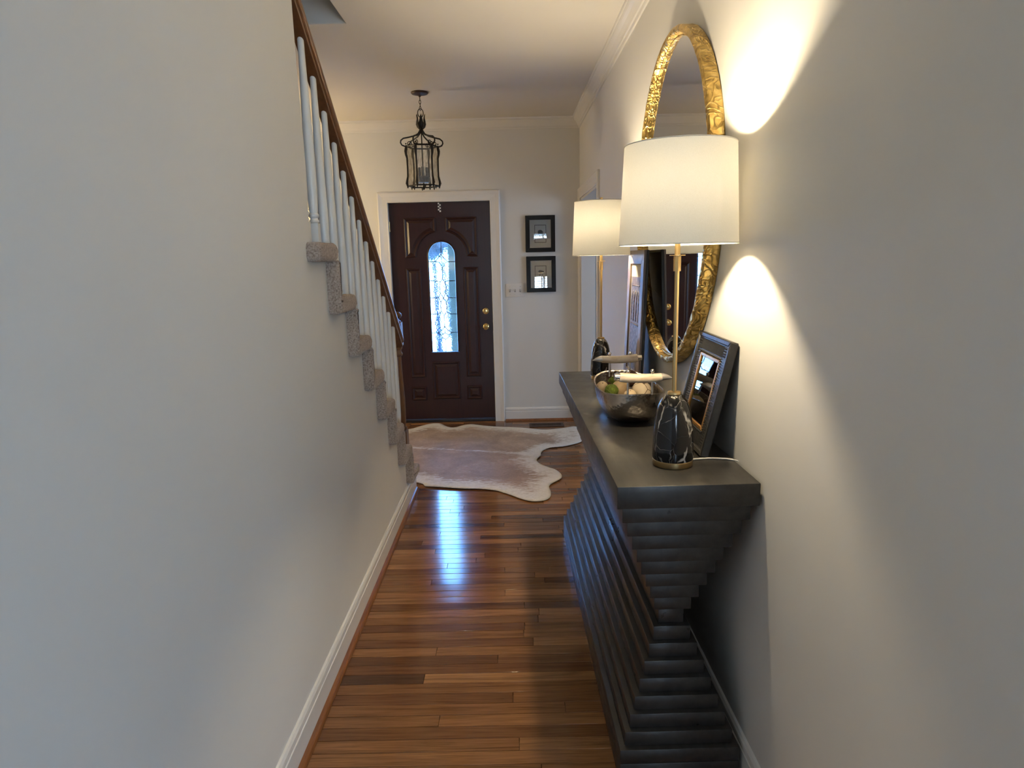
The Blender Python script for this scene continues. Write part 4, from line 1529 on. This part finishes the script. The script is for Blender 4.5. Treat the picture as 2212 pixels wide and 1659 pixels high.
# ------------------------------------------------------------------ lantern
LX, LY = -0.654, 5.143
lan = thing('pendant_lantern', 'black wrought iron lantern hanging by a chain from the foyer ceiling', 'lantern', (LX, LY, 2.06))
MB().lathe([(.063, CEIL - .0004), (.064, CEIL - .006), (.058, CEIL - .014), (.030, CEIL - .021), (.010, CEIL - .026), (.006, CEIL - .034), (.001, CEIL - .036)], 36, (LX, LY, 0)).build('canopy', M['bronze'], lan, smooth=True)
z = CEIL - .032
k = 0
while z > 2.625:
    a = k % 2
    ring = [(LX + (.007 * math.cos(t) if a else 0), LY + (0 if a else .007 * math.cos(t)), z - .014 + .014 * math.sin(t)) for t in [2 * math.pi * q / 14 for q in range(14)]]
    MB().tube(ring, .0022, 6, closed=True).build('chain_link', M['iron'], lan, smooth=True)
    z -= .0225
    k += 1
ring = [(LX + .020 * math.cos(t), LY + .004 * math.cos(t), 2.600 + .030 * math.sin(t)) for t in [2 * math.pi * q / 24 for q in range(24)]]
MB().tube(ring, .0032, 6, closed=True).build('hanging_loop', M['iron'], lan, smooth=True)
MB().lathe([(.004, 2.465), (.013, 2.475), (.010, 2.49), (.018, 2.51), (.020, 2.53), (.012, 2.55), (.006, 2.575), (.002, 2.585)], 16, (LX, LY, 0)).build('crown_core', M['iron'], lan, smooth=True)
A0 = R(14)
for k in range(6):
    a = A0 + k * math.pi / 3
    ca, sa = math.cos(a), math.sin(a)
    P = lambda r, z: (LX + r * ca, LY + r * sa, z)
    lf = MB()
    ca2, sa2 = math.cos(a + .5), math.sin(a + .5)
    w = .013
    tx, ty = -sa2 * w, ca2 * w
    q = [(.014, 2.488, .5), (.026, 2.500, 1.0), (.033, 2.520, 1.1), (.030, 2.545, .9), (.028, 2.562, .6), (.034, 2.590, .08)]
    vs = []
    for r_, z_, ww in q:
        vs += [(LX + r_ * ca2 + tx * ww, LY + r_ * sa2 + ty * ww, z_), (LX + (r_ - .003) * ca2, LY + (r_ - .003) * sa2, z_), (LX + r_ * ca2 - tx * ww, LY + r_ * sa2 - ty * ww, z_)]
    fs = []
    for j in range(len(q) - 1):
        for m2 in range(2):
            fs.append((3 * j + m2, 3 * j + m2 + 1, 3 * j + m2 + 4, 3 * j + m2 + 3))
    o = lf.add(vs, fs).build('leaf', M['iron'], lan, smooth=True)
    md = o.modifiers.new('thickness', 'SOLIDIFY'); md.thickness = .002
    arm = [P(.006, 2.500), P(.010, 2.478), P(.024, 2.455), P(.050, 2.440), (P(.095, 2.428)), P(.135, 2.420), P(.154, 2.405), P(.157, 2.388), P(.148, 2.372), P(.128, 2.364), P(.112, 2.364)]
    MB().tube(arm, .0056, 8).build('arm', M['iron'], lan, smooth=True)
    sc = [P(.090 + .016 * math.cos(t) * (1 - .05 * t), 2.384 + .016 * math.sin(t) * (1 - .05 * t)) for t in [-.8 + .45 * q_ for q_ in range(16)]]
    MB().tube(sc, .0032, 6).build('scroll', M['iron'], lan, smooth=True)
    MB().tube([P(.117, 2.372), P(.119, 2.350), P(.123, 2.330), P(.121, 2.305), P(.115, 2.28), P(.114, 2.20), P(.115, 2.15), P(.121, 2.120), P(.124, 2.100), P(.119, 2.078), P(.119, 2.064)],
              [.005, .0105, .0105, .0085, .0065, .006, .0065, .0085, .0105, .007, .0035], 8).build('corner_bar', M['iron'], lan, smooth=True)
    MB().ball(P(.119, 2.382), .0055, 10, 6).build('corner_bud', M['iron'], lan, smooth=True)
    b2 = a + math.pi / 3
    e0, e1 = Vector((LX + .113 * ca, LY + .113 * sa, 0)), Vector((LX + .113 * math.cos(b2), LY + .113 * math.sin(b2), 0))
    for zz, rr in ((2.364, .0062), (2.080, .0058)):
        MB().tube([e0 + Vector((0, 0, zz)), e1 + Vector((0, 0, zz))], rr, 6).build('ring_bar', M['iron'], lan, smooth=True)
    mid = (e0 + e1) / 2
    MB().lathe([(.0055, 2.080), (.0065, 2.072), (.004, 2.062), (.001, 2.056)], 10, (mid.x, mid.y, 0)).build('drop_bud', M['iron'], lan, smooth=True)
    nrm = Vector((mid.x - LX, mid.y - LY, 0)).normalized() * .002
    f0, f1 = e0 - nrm, e1 - nrm
    MB().add([f0 + Vector((0, 0, 2.083)), f1 + Vector((0, 0, 2.083)), f1 + Vector((0, 0, 2.362)), f0 + Vector((0, 0, 2.362)),
              f0 - nrm + Vector((0, 0, 2.083)), f1 - nrm + Vector((0, 0, 2.083)), f1 - nrm + Vector((0, 0, 2.362)), f0 - nrm + Vector((0, 0, 2.362))],
             [(0, 1, 2, 3), (7, 6, 5, 4), (0, 4, 5, 1), (1, 5, 6, 2), (2, 6, 7, 3), (3, 7, 4, 0)]).build('glass_pane', M['seedy'], lan)
MB().tube([(LX, LY, 2.48), (LX, LY, 2.12)], .0045, 8).build('centre_rod', M['iron'], lan, smooth=True)
MB().lathe([(.040, 2.105), (.045, 2.112), (.045, 2.145), (.020, 2.155)], 20, (LX, LY, 0)).build('candle_pan', M['candle'], lan, smooth=True)
for k in range(3):
    a = k * 2 * math.pi / 3 + .6
    MB().lathe([(.011, 2.15), (.011, 2.215), (.006, 2.218)], 12, (LX + .032 * math.cos(a), LY + .032 * math.sin(a), 0)).build('candle', M['candle'], lan, smooth=True)
MB().lathe([(.002, 2.052), (.009, 2.060), (.010, 2.072), (.005, 2.080), (.005, 2.110)], 14, (LX, LY, 0)).build('bottom_finial', M['iron'], lan, smooth=True)

# ------------------------------------------------------------------ the two pictures by the door


def picture(label, x0, x1, z0, z1, tilt, kind):
    cx = (x0 + x1) / 2
    t = bpy.data.objects.new('picture_frame', None)
    C.objects.link(t)
    tag(t, label, 'picture', 'black framed prints beside the door')
    t.location = (cx, YF - .004, z1)
    t.rotation_euler = (tilt, 0, 0)
    w, h, b_ = x1 - x0, z1 - z0, .0385
    mb = MB()
    X = [(-w / 2, -h), (w / 2, -h), (w / 2, 0), (-w / 2, 0)]
    I = [(-w / 2 + b_, -h + b_), (w / 2 - b_, -h + b_), (w / 2 - b_, -b_), (-w / 2 + b_, -b_)]
    for k in range(4):
        l = (k + 1) % 4
        mb.prism([X[k], X[l], I[l], I[k]], lambda x, z: (x, -.020, z), lambda x, z: (x, -.001, z))
    mb.build('frame', M['black_frame'], t, local=True, bevel=.002, seg=1)
    MB().box(-w / 2 + .02, w / 2 - .02, -.008, -.003, -h + .02, -.02).build('print', M['paper'], t, local=True)
    pr_ = MB()
    fx = lambda f: -w / 2 + f * w
    fz = lambda f: -f * h
    ink = []
    bx0, bx1, bz0, bz1 = ((.315, .69, .264, .735) if kind == 0 else (.30, .67, .267, .735))
    lw = .0022
    yy = -.0086
    for (a, b2, c2, d2) in ((bx0, bx1, bz0, bz0), (bx0, bx1, bz1, bz1), (bx0, bx0, bz0, bz1), (bx1, bx1, bz0, bz1)):
        pr_.box(fx(a) - lw, fx(b2) + lw, yy, -.0078, fz(d2) - lw, fz(c2) + lw)
    pr_.build('printed_border', M['ink'], t, local=True)
    tr = MB()
    if kind == 0:
        loop = [(fx(.50) + .0235 * math.cos(q) * (1 + .10 * math.sin(3 * q + 1)), fz(.47) + .0265 * math.sin(q) * (1 + .08 * math.cos(2 * q))) for q in [2 * math.pi * k / 28 for k in range(28)]]
        tr.prism(loop, lambda x, z: (x, yy, z), lambda x, z: (x, -.0078, z))
        tr.box(fx(.47) - .003, fx(.47) + .003, yy, -.0078, fz(.60), fz(.50))
    else:
        loop = [(fx(.50) + .0275 * math.cos(q), fz(.43) + .0125 * math.sin(q) * (1 + .25 * math.cos(3 * q))) for q in [2 * math.pi * k / 28 for k in range(28)]]
        tr.prism(loop, lambda x, z: (x, yy, z), lambda x, z: (x, -.0078, z))
        tr.box(fx(.46) - .0025, fx(.46) + .0025, yy, -.0078, fz(.73), fz(.44))
        tr.box(fx(.55) - .0025, fx(.55) + .0025, yy, -.0078, fz(.73), fz(.44))
    tr.build('printed_tree', M['ink'], t, local=True)
    MB().box(-w / 2 + b_ - .002, w / 2 - b_ + .002, -.0125, -.0115, -h + b_ - .002, -b_ + .002).build('glass', M['picture_glass'], t, local=True)
    return t


picture('upper black framed print of a round topiary tree beside the door', .125, .395, 1.583, 1.909, 0.0, 0)
picture('lower black framed print of a flat topped tree beside the door', .1275, .3975, 1.220, 1.545, R(-2.0), 1)

# ------------------------------------------------------------------ switch plate, floor vent
sw = thing('light_switch', 'white triple light switch plate right of the door casing', 'switch', (0.019, YF, 1.178))
MB().box(-.065, .103, YF - .006, YF - .0004, 1.178, 1.301).build('plate', M['plastic'], sw, bevel=.003)
for x in (-.029, .019, .067):
    MB().box(x - .006, x + .006, YF - .0075, YF - .006, 1.226, 1.253).build('toggle_slot', M['dark_gap'], sw)
    MB().prism([(YF - .0076, 1.230), (YF - .0076, 1.249), (YF - .018, 1.254), (YF - .018, 1.245)], lambda y, z: (x - .0042, y, z), lambda y, z: (x + .0042, y, z)).build('toggle', M['plastic'], sw)
    for z in (1.204, 1.275):
        tmp = MB().lathe([(.0028, 0), (.0028, .0012), (.001, .0016)], 10)
        MB().add([(x + a, YF - .006 - c_, z + b_) for a, b_, c_ in tmp.v], tmp.f).build('screw', M['silver'], sw)

vn = thing('floor_vent', 'brown slotted floor vent in front of the far baseboard', 'vent', (0.285, 5.94, 0.0))
VX0, VX1, VY0, VY1 = .125, .445, 5.868, 6.016
mb = MB().box(VX0, VX1, VY0, VY0 + .04, .0006, .006).box(VX0, VX1, VY1 - .04, VY1, .0006, .006).box(VX0, VX0 + .022, VY0 + .04, VY1 - .04, .0006, .006).box(VX1 - .022, VX1, VY0 + .04, VY1 - .04, .0006, .006)
mb.build('vent_frame', M['vent'], vn)
MB().box(VX0 + .02, VX1 - .02, VY0 + .03, VY1 - .03, .0004, .0012).build('vent_duct', M['dark_gap'], vn)
sl0 = None
ns = 21
for k in range(ns):
    x = VX0 + .022 + (VX1 - VX0 - .044) * (k + .5) / ns
    o = MB().box(-.0030, .0030, VY0 + .04 - 5.94, VY1 - .04 - 5.94, .0012, .0058).build('vent_slat', M['vent'], vn, local=True) if sl0 is None else link_copy(sl0, vn)
    sl0 = sl0 or o
    o.location = (x - .285, 0, 0)

# ------------------------------------------------------------------ outside the front door
struct(MB().box(-30, 30, YF + .16, 60, -.30, -.16).build('ground', M['concrete']))
struct(MB().box(-3, 2, YF + .16, 7.9, -.159, -.02).build('porch_floor', M['concrete']))
struct(MB().box(-3, 2, YF + .16, 8.3, 2.95, 3.15).build('added_porch_roof', M['column']))  # unseen roof, added to shade the column and cut off the sky reflection
pc = thing('porch_column', 'tan porch column just outside the front door glass', 'column', (-0.70, 7.7, -.02))
MB().box(-.735, -.60, 7.62, 7.78, .12, 2.95).build('shaft', M['column'], pc, bevel=.01)
MB().box(-.77, -.575, 7.60, 7.80, -.02, .12).build('column_base', M['column'], pc, bevel=.01)


def tree(label, x, y, h, tr, cr, cz, lean):
    t = thing('tree', label, 'tree', (x, y, -.16), 0, 'trees beyond the porch')
    MB().tube([(x, y, -.16), (x + lean * .3, y, h * .35), (x + lean, y, h)], [tr * 1.3, tr, tr * .6], 10).build('trunk', M['bark'], t, smooth=True)
    bm = bmesh.new()
    bmesh.ops.create_icosphere(bm, subdivisions=4, radius=cr)
    for v in bm.verts:
        d = 1 + .38 * noise.noise(v.co * (2.2 / cr)) + .25 * noise.noise(v.co * (6 / cr))
        v.co = v.co * d + Vector((lean, 0, cz + .16))
    me = bpy.data.meshes.new('crown'); bm.to_mesh(me); bm.free()
    me.materials.append(M['leaf'])
    o = bpy.data.objects.new('crown', me); C.objects.link(o); o.parent = t
    return t


tree('slender dark tree seen through the left of the door glass', -1.20, 10.6, 1.7, .055, .24, 1.80, -.05)
tree('dark leaning tree seen through the right of the door glass', -1.36, 14.5, 2.0, .07, .34, 2.1, -.22)

# warm lamp light of the foyer's hidden left side
fl = bpy.data.lights.new('foyer_lamp', 'POINT')
fl.energy, fl.color, fl.shadow_soft_size = 25, (1.0, .72, .34), .09
fo = bpy.data.objects.new('foyer_lamp', fl)
fo.location = (-2.15, 5.45, 1.75)
C.objects.link(fo)
